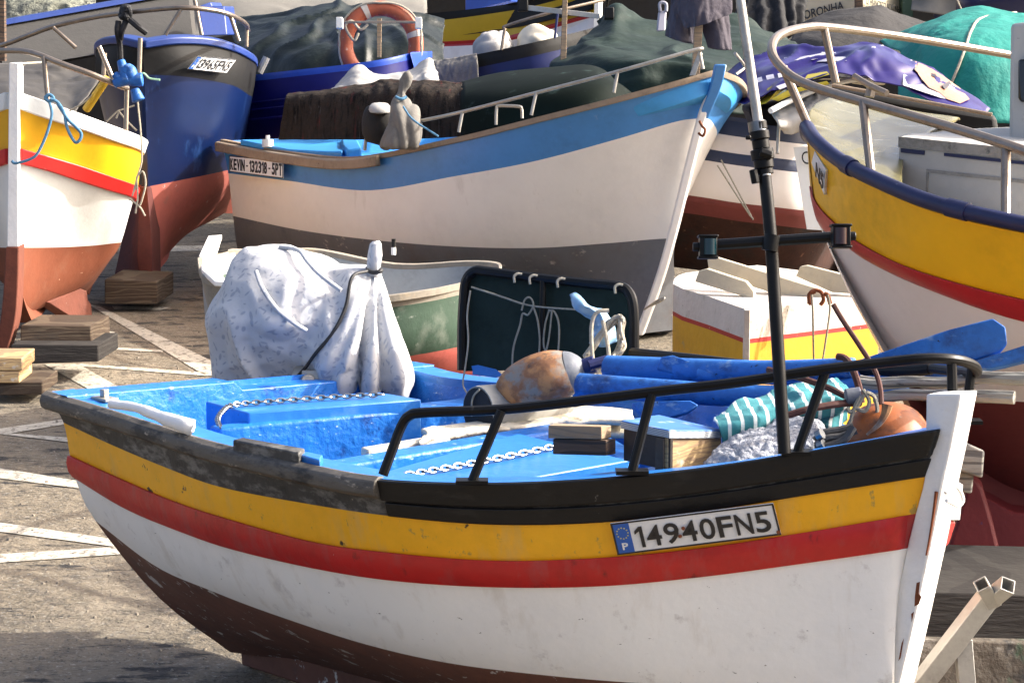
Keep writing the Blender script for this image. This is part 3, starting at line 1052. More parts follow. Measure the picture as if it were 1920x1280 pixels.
# old float (buff/orange with white shoulder and navy eye)
fl_ = thing('mooring_float', W(1010, 745, 8.4), 'weathered brown and grey mooring float with a navy eye lying by the dark panel', 'float', 'mooring floats')
c0, c1 = W(942, 735, 8.35), W(1095, 690, 8.3)
ax = (c1 - c0).normalized()
e1 = (UP - ax * UP.dot(ax)).normalized()
e2 = ax.cross(e1)
prof = [(-.03, .0), (-.025, .04), (-.01, .08), (.04, .132), (.10, .16), (.17, .166), (.22, .150), (.245, .132)]
prw = [(.245, .132), (.27, .112), (.295, .07), (.305, .03)]
def lathe(c, ax, e1, e2, prof, mb=None, seg=28, mi=0):
    return (mb or MB()).rings([[c + ax * t + (e1 * math.cos(2 * math.pi * k / seg) + e2 * math.sin(2 * math.pi * k / seg)) * max(r, .001) for k in range(seg)] for t, r in prof], mi)
def smoothprof(pr, n=20):
    return [(p.x, p.y) for p in cr([V((a, b, 0)) for a, b in pr], n)]
ct = W(1016, 712, 8.3)
K = lambda pr: [(t * 1.06 - .15, r * .62) for t, r in pr]
lathe(ct, ax, e1, e2, smoothprof(K(prof)), disp_ := MB()).build('float_body', 'buoy_old', fl_, disp=lambda p: noise.noise(p * 6) * .012)
lathe(ct, ax, e1, e2, smoothprof(K(prw), 10)).build('float_shoulder', 'buoy_white', fl_)
MB().tube([ct + ax * .15, ct + ax * .21], .034, 12).tube([ct + ax * .19 + e2 * .025, ct + ax * .26 + e1 * .0], .022, 10).build('float_eye', 'navy', fl_)
# grey plastic drum lying on its side, shaded open end drawn as a black disc at the left
dr = thing('plastic_drum', W(960, 790, 7.7), 'grey plastic drum lying on its side with a black disc painted as its shaded open end', 'drum')
dax = (RT * .80 + V((0, .62, 0)))
dax = V((dax.x, dax.y, -.02)).normalized()
u1 = V((0, 0, 1))
u2 = dax.cross(u1).normalized()
dc = W(897, 772, 8.3)
lathe(dc, dax, u1, u2, [(0, .098), (.02, .1), (.12, .098), (.25, .092), (.36, .085), (.42, .06)], seg=30).build('drum_body', 'drum_grey', dr)
lathe(dc - dax * .004, dax, u1, u2, [(0, .092), (.003, .092)], seg=30).build('drum_shade_disc', 'drum_shade', dr)  # disc over the closed end paints the shaded hollow
MB().tube([dc - dax * .01 + u1 * .09 + u2 * .02, dc - dax * .012 + u1 * .05 - u2 * .02, dc - dax * .01 - u1 * .02 - u2 * .03], .004, 6, n=12).build('drum_cord', 'rope_grey', dr)
# polystyrene boards
fb_ = [[(790, 810), (840, 800), (900, 794), (980, 787), (1040, 776), (1110, 766), (1186, 772)],
       [(800, 817), (845, 807), (900, 801), (980, 794), (1050, 783), (1110, 776), (1186, 781)],
       [(785, 832), (840, 820), (900, 812), (980, 803), (1050, 795), (1110, 790), (1190, 792)]]
fb_ = [[G(x, y, .93) for x, y in r] for r in fb_]
rws = sheet(fb_, 20, 80, .010, 9, seed=4)
tag(MB().grid(rws).grid([[p - V((0, 0, .05)) for p in r] for r in rws]).build('foam_sheet', 'foam_white', smooth=70, solid=.02),
    'rough strip of white foam lying along the blue bulkhead', 'foam board')
t_ = [G(x, y, .93) for x, y in ((676, 838), (690, 842), (845, 822), (830, 813))]
tag(MB().prism(t_, .035).build('foam_board', 'foam_white', bevel=.006), 'small white foam board tilted behind the blue bulkhead', 'foam board')
# timber blocks
t_ = [W(1028, 797, 7.0), W(1128, 799, 6.92), W(1146, 797, 7.05), W(1040, 793, 7.12)]
tag(MB().prism(t_, 0, down=V((0, 0, -.042))).build('timber_block', 'wood_raw', bevel=.003), 'short pale timber block on top of a darker one', 'timber', 'timber blocks in the boat')
t_ = [p + V((.015, 0, -.044)) for p in t_]
tag(MB().prism(t_, .05).build('timber_block', 'wood_dark', bevel=.003), 'short dark timber block under the pale one', 'timber', 'timber blocks in the boat')
# plywood box
bx = thing('plywood_box', W(1255, 860, 6.85), 'plywood box with blue lid, shade coloured into its side and sunlight into its end', 'box')
A_, B_, C_, D_ = W(1165, 788, 7.0), W(1254, 806, 6.80), W(1358, 806, 7.02), W(1235, 777, 7.25)
MB().prism([A_, B_, C_, D_], .026).build('box_lid', ['ply_blue_top'], bx, bevel=.002)
def face(p, q, h0, h1, th, name, m_):
    n = (q - p).cross(V((0, 0, 1))).normalized()
    if n.dot(CAM - p) < 0:
        n = -n
    t = [p - V((0, 0, h0)), q - V((0, 0, h0)), q - V((0, 0, h1)), p - V((0, 0, h1))]
    return MB().prism([x - n * .006 for x in t], 0, down=-n * th).build(name, m_, bx, bevel=.002)
face(A_.lerp(B_, .02), B_, .027, .13, .012, 'side_panel', 'ply_shaded')  # shaded side of the box, shade painted as dark ply
face(B_.lerp(C_, .015), C_.lerp(B_, .02), .027, .13, .014, 'end_panel', 'wood_pale')  # pale wood colour carries the sunlight on this end
face(A_, B_, .003, .025, .004, 'lid_edge', 'ply_edge') if False else None
for p, q_ in ((A_, B_), (B_, C_)):
    n = (q_ - p).cross(V((0, 0, 1))).normalized()
    n = n if n.dot(CAM - p) > 0 else -n
    MB().prism([x + n * .003 for x in (p - V((0, 0, .004)), q_ - V((0, 0, .004)), q_ - V((0, 0, .025)), p - V((0, 0, .025)))], 0, down=-n * .004).build('lid_edge', 'ply_edge', bx, smooth=0)
pst = W(1236, 822, 6.82)
MB().prism([pst + V((-.012, .0, 0)), pst + V((.012, -.012, 0)), pst + V((.022, .01, 0)), pst + V((-.002, .02, 0))], .11).build('box_post', 'ply_shaded', bx)
# striped towel
tw = [[(1355, 775, 7.15), (1385, 752, 7.25), (1440, 738, 7.35), (1490, 722, 7.4), (1540, 714, 7.4), (1570, 712, 7.35)],
      [(1338, 788, 7.05), (1380, 772, 7.1), (1440, 760, 7.12), (1500, 745, 7.12), (1560, 733, 7.1), (1600, 738, 7.1)],
      [(1345, 796, 6.98), (1390, 792, 6.98), (1440, 782, 7.0), (1500, 768, 7.0), (1560, 757, 7.0), (1600, 752, 7.02)],
      [(1352, 812, 6.96), (1390, 808, 6.98), (1440, 798, 7.0), (1500, 785, 7.02), (1560, 778, 7.05), (1590, 768, 7.1)],
      [(1356, 838, 6.98), (1390, 838, 7.0), (1440, 828, 7.02), (1500, 812, 7.05), (1560, 800, 7.1), (1590, 790, 7.15)]]
tag(MB().grid(sheet(PX(tw), 50, 80, .022, 9, seed=6)).build('striped_towel', 'towel_teal', smooth=80, solid=.004),
    'teal towel with white stripes heaped in the bow of the nearest boat', 'towel')
# shaggy white mop / fleece
mb = blob([(788, 1470, 1520, 6.98), (800, 1420, 1552, 6.95), (820, 1370, 1560, 6.9), (845, 1335, 1562, 6.86), (875, 1318, 1560, 6.84)], [.03, .08, .12, .14, .14], 40)
tag(mb.build('fleece_mat', 'mop_white', remesh=.008, disp=lambda p: (noise.noise(p * 60) * .008 + noise.noise(p * 22) * .010 + noise.noise(p * 7) * .02), smooth=80),
    'shaggy white fleece mat bundled at the foot of the mast', 'mat')
# hoses
hs = thing('hose_bundle', W(1550, 825, 6.75), 'bundle of dark rubber hoses with bright clips beside the orange float', 'hose')
for k, pts in enumerate((([1528, 826], [1545, 812], [1575, 806], [1600, 800]), ([1530, 836], [1550, 822], [1578, 818], [1605, 806]), ([1528, 840], [1560, 834], [1585, 822], [1600, 800]))):
    MB().tube([W(x, y, 6.78 - .02 * k) for x, y in pts], .013, 8, n=20).build('hose', 'hose', hs)
for x, y in ((1537, 815), (1540, 834)):
    MB().tube([W(x - 5, y + 2, 6.74), W(x + 5, y - 3, 6.73)], .017, 10).build('hose_clip', 'chrome', hs)
# orange float by the stem
of = thing('mooring_float', W(1655, 830, 6.75), 'orange brown float with a sooty top behind the stem post', 'float', 'mooring floats')
mb = blob([(754, 1655, 1676, 6.9), (757, 1640, 1690, 6.9), (763, 1617, 1712, 6.9), (778, 1597, 1730, 6.9), (800, 1584, 1742, 6.9), (825, 1579, 1748, 6.9), (850, 1585, 1742, 6.9)], [.015, .04, .075, .105, .125, .135, .13], 30)
mb.build('float_body', 'buoy_orange', of, sub=1)
MB().tube([W(x, y, 6.78) for x, y in ((1664, 758), (1660, 775), (1648, 795), (1625, 815))], [.018, .004], 8, n=16).build('float_seam', 'buoy_old', of)
# grapnel anchor: shank and curved tines
gr = thing('grapnel_anchor', W(1610, 745, 6.9), 'rusty grapnel anchor with long curved tines in the bow of the nearest boat', 'anchor')
MB().tube([W(1440, 693, 7.1), W(1500, 708, 7.0), (W(1560, 730, 6.95)), W(1612, 758, 6.9)], .011, 8, n=20).build('shank', 'rust_red', gr)
for pts in ([(1570, 668, 6.95), (1585, 672, 6.93), (1598, 690, 6.9), (1610, 725, 6.9), (1615, 755, 6.9)],
            [(1562, 570, 6.98), (1580, 600, 6.98), (1610, 645, 6.97), (1638, 690, 6.95), (1650, 725, 6.92), (1653, 765, 6.88)],
            [(1478, 778, 6.82), (1520, 766, 6.82), (1580, 756, 6.85), (1612, 756, 6.9)]):
    MB().tube([W(*p) for p in pts], .0115 if pts[0][0] != 1562 else .0085, 8, n=30).build('tine', 'rust_red', gr)
MB().tube([W(1585, 744, 6.86), W(1614, 740, 6.86)], .026, 12).build('white_cap', 'buoy_white', gr, bevel=.004)
mb = MB()
for pts in ([(1618, 730), (1630, 752), (1622, 770), (1605, 765)], [(1625, 735), (1640, 745), (1645, 770), (1640, 780)], [(1612, 742), (1600, 770), (1592, 800)], [(1620, 740), (1606, 762), (1595, 772), (1588, 764)]):
    mb.tube([W(x, y, 6.84) for x, y in pts], .007, 6, n=20)
tag(mb.build('rope_knot', 'rope_grey'), 'grey rope knotted round the rusty anchor', 'rope')
# driftwood poles
for pts, lab in (([(1612, 716, 7.25), (1680, 718, 7.2), (1720, 716, 7.15), (1790, 718, 7.1), (1840, 708, 7.05), (1920, 710, 7.0), (1990, 706, 6.95)], 'upper grey driftwood pole sticking out over the bow past the frame'),
                 ([(1640, 748, 7.2), (1700, 742, 7.15), (1780, 740, 7.05), (1850, 744, 6.98), (1902, 746, 6.94)], 'lower grey driftwood pole with a blunt end over the bow')):
    P_ = cr([W(*p) for p in pts], 40)
    rs = [.021 + .005 * noise.noise(p * 6) for p in P_]
    tag(MB().tube([p + V((0, 0, .008 * noise.noise(p * 9))) for p in P_], rs, 10).build('driftwood_pole', 'drift'), lab, 'pole', 'driftwood poles')
# oars
def oar(name, shaft, blade, lab, r=.032):
    o = thing('oar', W(*shaft[0]), lab, 'oar', 'blue oars')
    MB().tube([W(*p) for p in shaft], [r * 1.15, r * .85], 12, n=20).build('shaft', 'oar_blue', o)
    if blade:
        MB().prism([W(*p) for p in blade], 0, down=FW * .035 - UP * .012).build('blade', 'oar_blue', o, bevel=.006)
    return o
oar('oar', [(1140, 691, 8.2), (1300, 695, 8.0), (1450, 697, 7.8), (1600, 690, 7.6)], [(1560, 690, 7.62), (1640, 664, 7.55), (1780, 617, 7.45), (1862, 596, 7.4), (1886, 612, 7.38), (1889, 645, 7.38), (1876, 660, 7.4), (1780, 690, 7.46), (1640, 716, 7.56)],
    'long blue oar whose broad blade rises over the bow at the right', .044)
oar('oar', [(1088, 722, 8.1), (1250, 733, 7.9), (1400, 742, 7.75), (1520, 738, 7.65), (1700, 712, 7.5)], [(1690, 716, 7.52), (1780, 690, 7.44), (1880, 660, 7.38), (1960, 634, 7.3), (1970, 665, 7.3), (1890, 684, 7.38), (1790, 706, 7.44)],
    'blue oar lying lowest with its blade leaving the frame at the right', .040)
o = oar('oar', [(1310, 702, 7.95), (1430, 709, 7.85), (1560, 716, 7.7)], [(1231, 692, 8.02), (1240, 668, 8.02), (1262, 665, 8.0), (1322, 686, 7.95), (1335, 702, 7.93), (1325, 712, 7.94), (1280, 706, 7.98)], 'short blue oar with a chipped blade tip on top of the others', .022)
tag(MB().prism([W(x, y, dd_) for x, y, dd_ in ((1184, 755, 7.85), (1200, 752, 7.83), (1295, 750, 7.75), (1310, 758, 7.72), (1290, 772, 7.72), (1225, 790, 7.78), (1205, 782, 7.82))], 0, down=FW * .03 - UP * .012).build('paddle_blade', 'oar_blue', bevel=.006),
    'loose blue paddle blade lying under the oars near the plywood box', 'paddle')
# white fender lying along the stern side deck
mb = MB().tube([G(210, 757, 1.05), G(255, 765, 1.055), G(300, 780, 1.05), G(345, 797, 1.04), G(362, 803, 1.03)], [.016, .034], 12, n=24)
tag(mb.build('foam_roll', 'stem_white', disp=lambda p: noise.noise(p * 9) * .012), 'lumpy white foam roll on the stern quarter deck', 'foam roll')


# chains: links
def chain(name, pts, lab, n, r=.0036, L=.019):
    P_ = cr([p for p in pts], n * 4 + 1)
    mb = MB()
    for k in range(n):
        c = P_[k * 4 + 2]
        t = (P_[k * 4 + 4] - P_[k * 4]).normalized()
        s_ = V((0, 0, 1)).cross(t).normalized()
        b_ = s_ if k % 2 else (s_ * .45 + V((0, 0, .9))).normalized()
        L_ = (P_[k * 4 + 4] - P_[k * 4]).length * .72
        mb.tube([c + t * L_ * math.cos(a) + b_ * .0085 * math.sin(a) for a in [2 * math.pi * q / 10 for q in range(10)]], r, 6, closed=True)
    tag(mb.build(name, 'chrome'), lab, 'chain', 'chains over the lids')
chain('chain', [G(412, 800, .96), G(408, 785, .98), G(418, 770, .99), G(440, 758, .985), G(520, 751, .985), G(620, 744, .985), G(718, 739, .985)], 'galvanised chain over the stern bench lid', 48)
chain('chain', [G(738, 893, .98), G(840, 876, .98), G(950, 855, .98), G(1050, 834, .98), G(1075, 828, .98)], 'galvanised chain across the fore hatch lid', 36)

# ------------------------------------------------------------------ dinghy behind
mat('dinghy_wood', C('#9a9284', .75), .8, .2, 6, .4, 40, chips=[((.35, .28, .18), 9, .56, one, .15), ((.12, .1, .08), 16, .66, one, .05)])
mat('dinghy_green', C('#35503f', .8), .7, .2, 4, .35, 40, chips=[((.24, .27, .23), 9, .62, (1, 1, 1.4), .08), ((.12, .15, .12), 5, .52, one, .2), ((.45, .22, .06), 2.2, .69, one, .05)])
mat('dinghy_red', C('#c4655a', .95), .7, .15, 4, .35, 40, chips=[((.5, .42, .36), 10, .66, one, .05)])
mat('dinghy_grey', C('#8f9494'), .7, .15, 4, .25, 40, chips=[((.22, .21, .2), 7, .66, one, .1)])


def open_hull(root, rows_px, P0, ax, mats, m=4, N=48, inner_m=None, depth=.5, inset=.05, floor=.62, cap=None, name='hull', capw_=.06):
    R = [cr([W(*p) for p in r], N) for r in rows_px]
    fine, idx = across(R, m)
    n = V((-ax.y, ax.x, 0))
    mr = lambda p: reflect(p, P0, n)
    mb = MB()
    mb.grid(fine, idx)
    mb.grid([[mr(p) for p in r] for r in fine], idx)
    for e in (0, -1):
        mb.grid([[r[e], mr(r[e])] for r in fine], idx)
    h = mb.build(name, mats, root)
    g = R[0]
    lat = [(hzn(p) - hzn(P0)).dot(n) for p in g]
    if inner_m:
        rn = []
        for p, l in zip(g, lat):
            i1 = p - n * math.copysign(min(inset, abs(l) * .9), l) - V((0, 0, .004))
            i2 = p - n * (l * (1 - floor)) - V((0, 0, depth))
            rn.append([i1, i1.lerp(i2, .5) + n * (l * .05), i2])
        mb = MB().grid(rn).grid([[mr(x) for x in r] for r in rn])
        mb.grid([[r[2] for r in rn], [mr(r[2]) for r in rn]])
        for e in (1, -2):
            mb.grid([rn[e], [mr(x) for x in rn[e]]])
        mb.build('lining', inner_m, root)
    if cap:
        rings = []
        for p, l in zip(g, lat):
            o = n * math.copysign(1, l) if abs(l) > .02 else n * 0
            i_ = n * math.copysign(min(capw_, abs(l) * .95), l)
            rings.append([p + o * .018 + V((0, 0, .012)), p - i_ + V((0, 0, .012)), p - i_ - V((0, 0, .02)), p + o * .004 - V((0, 0, .032)), p + o * .018 - V((0, 0, .028))])
        MB().rings(rings).rings([[mr(x) for x in r] for r in rings]).build('gunwale', cap, root, bevel=.004)
    return R, fine, n, mr


Pd = V((-1.97, 13.85, 0))
axd = (V((-.147, 13.4, 0)) - Pd).normalized()
din = thing('dinghy', V((-.8, 13.5, gz(13.5))), 'small open dinghy, grey inside, green and red outside, behind the covered outboard', 'boat', 'fishing boats drawn up on the hard')
dr_ = [[(372, 486, 13.62), (378, 512, 13.2), (402, 528, 12.9), (560, 562, 12.75), (700, 560, 12.6), (800, 547, 12.75), (870, 533, 13.05), (915, 527, 13.4)],
       [(375, 500, 13.62), (382, 528, 13.22), (405, 546, 12.92), (560, 582, 12.78), (700, 579, 12.63), (800, 566, 12.78), (870, 551, 13.06), (914, 544, 13.4)],
       [(392, 580, 13.65), (400, 600, 13.3), (422, 625, 13.0), (560, 680, 12.9), (700, 676, 12.75), (800, 662, 12.9), (870, 648, 13.15), (908, 640, 13.4)],
       [(430, 690, 13.7), (440, 710, 13.6), (460, 730, 13.55), (600, 770, 13.6), (700, 768, 13.55), (800, 755, 13.5), (860, 730, 13.45), (895, 705, 13.4)]]
_, fine_d, nd, mrd = open_hull(din, dr_, Pd, axd, ['dinghy_wood', 'dinghy_green', 'dinghy_red'], inner_m='dinghy_grey', cap='dinghy_wood', depth=.45)
MB().prism([G(x, y, .985) for x, y in ((373, 478), (390, 442), (416, 440), (404, 478), (408, 505), (428, 528), (402, 527), (378, 505))], .03).build('quarter_deck', 'hull_white', din, bevel=.006)
MB().grid([[p - V((.004, .006, 0)) for p in r[:17]] for r in fine_d[1:9]]).build('stained_quarter', 'dinghy_wood', din)
MB().tube([W(738, 478, 14.0), W(738, 448, 14.0)], .014, 10).build('thole_pin', 'black_pipe', din)
MB().tube([W(738, 478, 13.99), W(738, 464, 13.99)], .016, 10).build('thole_sleeve', 'hull_white', din)
for x, y in ((425, 500), (440, 508), (452, 496)):
    pass
# ------------------------------------------------------------------ aluminium stand at lower right
stn = thing('trailer_stand', W(1800, 1280, 7.4), 'bare aluminium square tube stand leaning beside the bow', 'stand')
def sq_tube(name, a, b, w_, par, m_='alu', upv=V((0, 0, 1))):
    t = (b - a).normalized()
    s_ = t.cross(V((0, 1, 0.2))).normalized()
    u_ = s_.cross(t).normalized()
    c = (a + b) / 2
    h = w_ / 2
    o = MB()
    i_ = h - .005
    def ring(p, k):
        return [p + s_ * k * x + u_ * k * y for x, y in ((-1, -1), (1, -1), (1, 1), (-1, 1))]
    o.rings([ring(a, i_), ring(a, h), ring(b, h), ring(b, i_), ring(b - t * .06, i_)], cap=False)
    o.poly(ring(b - t * .06, i_))
    return o.build(name, m_, par, bevel=.003, smooth=20)
sq_tube('leg', W(1690, 1330, 7.3), W(1858, 1112, 7.2), .062, stn)
sq_tube('leg', W(1822, 1400, 7.3), W(1805, 1196, 7.25), .055, stn)
sq_tube('cross_tube', W(1850, 1128, 7.22), W(1890, 1096, 7.1), .05, stn)
sq_tube('cross_tube', W(1862, 1130, 7.2), W(1840, 1094, 7.1), .045, stn)
sq_tube('foot', W(1640, 1400, 7.45), W(1720, 1290, 7.5), .05, stn)

# loose grit and pebbles on the yard
mb = MB()
rr = random.Random(9)
for k in range(260):
    p = GG(rr.uniform(-20, 420), rr.uniform(600, 1290), .0)
    r = rr.uniform(.004, .012) * (1.6 if rr.random() < .08 else 1)
    a = rr.uniform(0, 6.28)
    base = [p + V((math.cos(a + q * 1.257) * r * rr.uniform(.7, 1.2), math.sin(a + q * 1.257) * r * rr.uniform(.7, 1.2), 0)) for q in range(5)]
    top_ = [b.lerp(p, .45) + V((0, 0, r * .8)) for b in base]
    mb.rings([base, top_])
tag(mb.build('grit', 'stone_grit' if 'stone_grit' in MATS else mat('stone_grit', C('#8a8172'), .9, .4, 3, .4), smooth=0), kind='stuff')
# ------------------------------------------------------------------ more paints
mat('kevin_blue', C('#3f7fc0', 1.05), .5, .1, 3, .12, 40, chips=[((.42, .5, .6), 5, .66, (1, 1, .5), .25), ((.6, .62, .62), 22, .74, one, .02)])
mat('kevin_white', C('#e8e5e0'), .5, .05, 2, .25, 40, chips=[((.5, .46, .41), 2.5, .62, (2, 2, .4), .3), ((.08, .07, .06), 18, .76, one, .02)])
mat('kevin_grey', C('#686a6e'), .7, .15, 3, .25, 40, chips=[((.45, .42, .37), 7, .62, (1, 1, 1.5), .08), ((.14, .11, .10), 3, .55, one, .2)])
mat('kevin_in', C('#3fa0e8', .8), .5, .1, 4, .2, 40)
mat('cap_wood', C('#8d7c69'), .8, .2, 6, .4, 40, chips=[((.1, .06, .04), 12, .66, one, .04)])
mat('lb_yellow', C('#f0b40c', .80), .45, .06, 3, .15, 40, chips=[((.6, .4, .1), 8, .66, (1, 1, .6), .1)])
mat('lb_red', C('#cf2320', .8), .4, .08, 4, .12)
mat('lb_white', C('#e6e8e4', .9), .5, .06, 3, .25, 34, chips=[((.5, .48, .42), 8, .68, (2, 2, .6), .06)])
mat('lb_brown', C('#a55a3a', .5), .7, .15, 3, .35, 40, chips=[((.22, .09, .05), 5, .55, one, .25), ((.5, .3, .2), 18, .68, one, .04)])
mat('keel_brown', C('#6e3a29', .9), .8, .25, 5, .5, 40, chips=[((.4, .32, .26), 14, .68, (1, 1, .4), .03)])
mat('bb_blue', C('#0a3f94', .2), .34, .1, 2, .1, 30, chips=[((.05, .13, .36), 4, .62, (1, 1, .4), .25)])
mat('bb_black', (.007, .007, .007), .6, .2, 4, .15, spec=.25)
mat('bb_pink', C('#c06a5c', .8), .7, .14, 3, .3, 40, chips=[((.22, .12, .09), 5, .60, one, .15), ((.55, .42, .38), 9, .66, one, .05)])
mat('bb_stem_shaded', C('#5a2822'), .75, .2, 5, .3)  # dark red with the shade of the fore face coloured in
mat('bb_rim', C('#2a4a9c', .6), .4, .1, 5, .1)
mat('bb_grey', C('#55534f', .55), .9, .1, 6, .35, 70)
mat('tarp_grey', C('#5c5852', .55), .7, .12, 3, .2, 60, chips=[((.32, .31, .29), 4, .62, one, .2)])
mat('tarp_green', C('#223a32', .50), .7, .12, 3, .35, 9, chips=[((.006, .014, .012), 5, .52, (1, 1, 3), .2), ((.04, .07, .06), 7, .60, (1, 1, 3), .2)], spec=.25, dist=.03)
mat('tarp_dark', C('#17251f', .5), .5, .2, 2, .4, 9, chips=[((.004, .007, .006), 2.4, .50, one, .3), ((.035, .055, .045), 3, .58, (1, 1, 2), .25)], spec=.35, dist=.03)
mat('tarp_teal', C('#239c90', .62), .7, .1, 4, .6, 14, spec=.3, dist=.02)
mat('tarp_charcoal', C('#3d3b3a', .55), .8, .15, 4, .6, 14, spec=.3, dist=.02)
mat('canvas', C('#8f8c84', .55), .85, .1, 3, .25, 50)
mat('net_pale', C('#8d8f80', .6), .95, .3, 14, .9, 40, chips=[((.06, .06, .05), 22, .56, one, .05)], dist=.02)
mat('net_black', (.013, .013, .014), .9, .4, 20, .8, 50, chips=[((.05, .05, .05), 26, .6, one, .05)])
mat('net_red', C('#403832', .6), .95, .3, 5, .6, 60, chips=[((.10, .022, .02), 4.0, .585, (3, 1, .25), .08), ((.006, .006, .006), 9, .50, (3, 1, .3), .15), ((.07, .065, .06), 14, .62, (3, 1, .2), .06)], spec=.1, dist=.01)
mat('cloth_white', C('#c4c1bb', .72), .9, .08, 4, .4, 60)
mat('cloth_grey', C('#85817a', .7), .9, .15, 5, .5, 70)
mat('cloth_dark', C('#2b2826', .6), .85, .2, 5, .4, 60)
mat('trousers', C('#5c5661', .6), .9, .15, 6, .7, 16, dist=.015)
mat('b2_blue', C('#1a1d78', .65), .35, .12, 3, .1)
mat('b2_rim', C('#2c57c4', .75), .4, .1, 4, .1)
mat('b3_navy', C('#0c2264', .6), .4, .15, 3, .1)
mat('far_yellow', C('#c9a51e', .9), .5, .1, 3, .1)
mat('lifebuoy_orange', C('#cf6a45', .62), .6, .15, 4, .25, 40, chips=[((.30, .12, .07), 8, .52, one, .2), ((.6, .38, .28), 12, .62, one, .1)])
mat('tape_white', C('#d4cbbd', .85), .6, .1, 8, .1)
mat('rb_yellow', C('#eeb614', .95), .42, .12, 2, .25, 40, chips=[((.62, .45, .16), 4, .62, (1, 1, .5), .25), ((.3, .2, .04), 14, .7, (1, 1, .4), .03)])
mat('rb_white', C('#e6e0dc'), .4, .05, 2, .1, 40, chips=[((.55, .48, .44), 2.5, .62, (1, 1, .4), .3)])
mat('rb_red', C('#b02127'), .35, .1, 4, .1)
mat('rb_bottom', C('#6b2a27', .85), .7, .15, 4, .3, 40, chips=[((.08, .04, .04), 20, .68, one, .05)])
mat('rb_keel', C('#75121c', .65), .7, .12, 4, .3, 40, chips=[((.05, .02, .08), 20, .68, one, .05)])
mat('rb_navy', C('#1d2654', .7), .45, .15, 6, .2, 40, chips=[((.25, .26, .36), 12, .64, one, .1)])
mat('olive_ply', C('#8f8758', .6), .25, .15, 2, .15, 20, chips=[((.40, .39, .30), 5, .58, (1, 2, 1), .15), ((.12, .12, .07), 4, .6, one, .2)])
mat('rb_cabin', C('#bdbbb4', .85), .6, .07, 3, .2, 40, chips=[((.28, .26, .22), 6, .63, one, .12), ((.07, .07, .06), 20, .72, one, .03)])
mat('grime', C('#8e8b84'), .8, .3, 7, .3, chips=[((.06, .06, .05), 12, .55, one, .1)])
mat('glass_black', (.008, .008, .009), .1, 0, 5, 0)
mat('nb_navy', C('#27324f'), .5, .12, 5, .15)
mat('nb_boot', C('#7d3d3c'), .6, .15, 4, .2)
mat('nb_rust', C('#4a2b21', .7), .9, .3, 5, .5, 40, chips=[((.03, .02, .018), 4, .52, one, .15), ((.30, .14, .09), 9, .63, one, .1)])
mat('banner_purple', C('#33238a', .46), .3, .1, 3, .08, 30, chips=[((.018, .012, .10), 4, .60, one, .1)])
mat('banner_white', C('#cfcdd8', .9), .35, .05, 4, 0)
mat('banner_yellow', C('#c9b83a', .85), .35, .1, 4, 0)
mat('banner_dark', C('#151636'), .35, .1, 4, 0)
mat('print_grey', C('#a8a6b0', .9), .35, .05, 4, 0)
mat('print_skin', C('#d9a083', .72), .35, .12, 6, 0, tint=C('#b07a60', .75))
mat('print_hair', C('#2a2022'), .35, .2, 8, 0)
mat('cream', C('#cfc4a8', .85), .6, .06, 3, .1)
mat('box_white', C('#ded6cb', .82), .75, .08, 4, .5, 34, chips=[((.33, .30, .2), 5, .60, (1.5, 1.5, 1), .15), ((.12, .11, .07), 16, .66, one, .05)], dist=.008)
mat('box_yellow', C('#e0ab14', .8), .65, .1, 4, .35, 34, chips=[((.35, .28, .12), 6, .62, one, .12)])
mat('box_red', C('#b5221d', .85), .6, .15, 5, .2, chips=[((.6, .5, .4), 20, .66, one, .03)])
mat('board_rusty', C('#d5c9ae', .85), .7, .1, 5, .3, 40, chips=[((.38, .17, .06), 7, .60, (1, 1, .7), .2), ((.2, .1, .05), 16, .68, one, .05)])
mat('stone', C('#5d564c', .9), .95, .3, 4, .8, 20, chips=[((.28, .26, .22), 9, .58, one, .1), ((.03, .03, .03), 5, .58, one, .1), ((.05, .12, .07), 3, .63, one, .1)], dist=.02)
mat('wall_dark', C('#2e2b27', .5), .95, .25, 2, .5, 20, chips=[((.02, .02, .02), 1.5, .55, one, .2)])
mat('timber_block', C('#5e4a36', .42), .9, .22, 4, .5, 30, wave=((.09, .065, .04), 3, .74, 14, 'Z'), stretch=(.5, .5, 3), chips=[((.05, .04, .03), 5, .55, one, .2)], dist=.008)  # wood darkened to stand in for shade that does not fall on the blocks
mat('timber_black', C('#2c2520', .38), .9, .3, 4, .6, 26, wave=((.02, .017, .014), 3, .7, 14, 'Z'), stretch=(.4, .4, 3), chips=[((.16, .145, .12), 14, .68, (.6, 1, 2), .05)], dist=.01)


def block(name, quad, d, back, m_, lab, group='timber blocks under the boats', par=None):
    """front face quad in pixels (bl, br, tr, tl), pushed back"""
    o = MB().prism([W(x, y, dd) for (x, y), dd in zip(quad, d)], 0, down=back).build(name, m_, par, bevel=.008)
    if lab:
        tag(o, lab, 'timber block', group)
    return o


def pipe(name, pts, r, m_, par, n=None, seg=10):
    return MB().tube([W(*p) for p in pts], r, seg, n=n or max(2, 8 * (len(pts) - 1) + 1)).build(name, m_, par)


def prox(rows, px, py, off=.02):
    best, bp = 1e9, None
    for r in rows:
        for p in r:
            x, y = px_of(p)
            e = (x - px) ** 2 + (y - py) ** 2
            if e < best:
                best, bp = e, p
    return W(px, py, (bp - CAM).dot(FW) - off)


def patch(name, rows, pts, m_, par, off=.02, th=.006):
    P_ = [prox(rows, x, y, off) for x, y in pts]
    o = MB()
    c = sum(P_, V((0, 0, 0))) / len(P_)
    n = len(P_)
    o.add(P_ + [c] + [p + FW * th for p in P_], [[i, (i + 1) % n, n] for i in range(n)] + [[i, (i + 1) % n, n + 1 + (i + 1) % n, n + 1 + i] for i in range(n)])
    return o.build(name, m_, par, smooth=60)


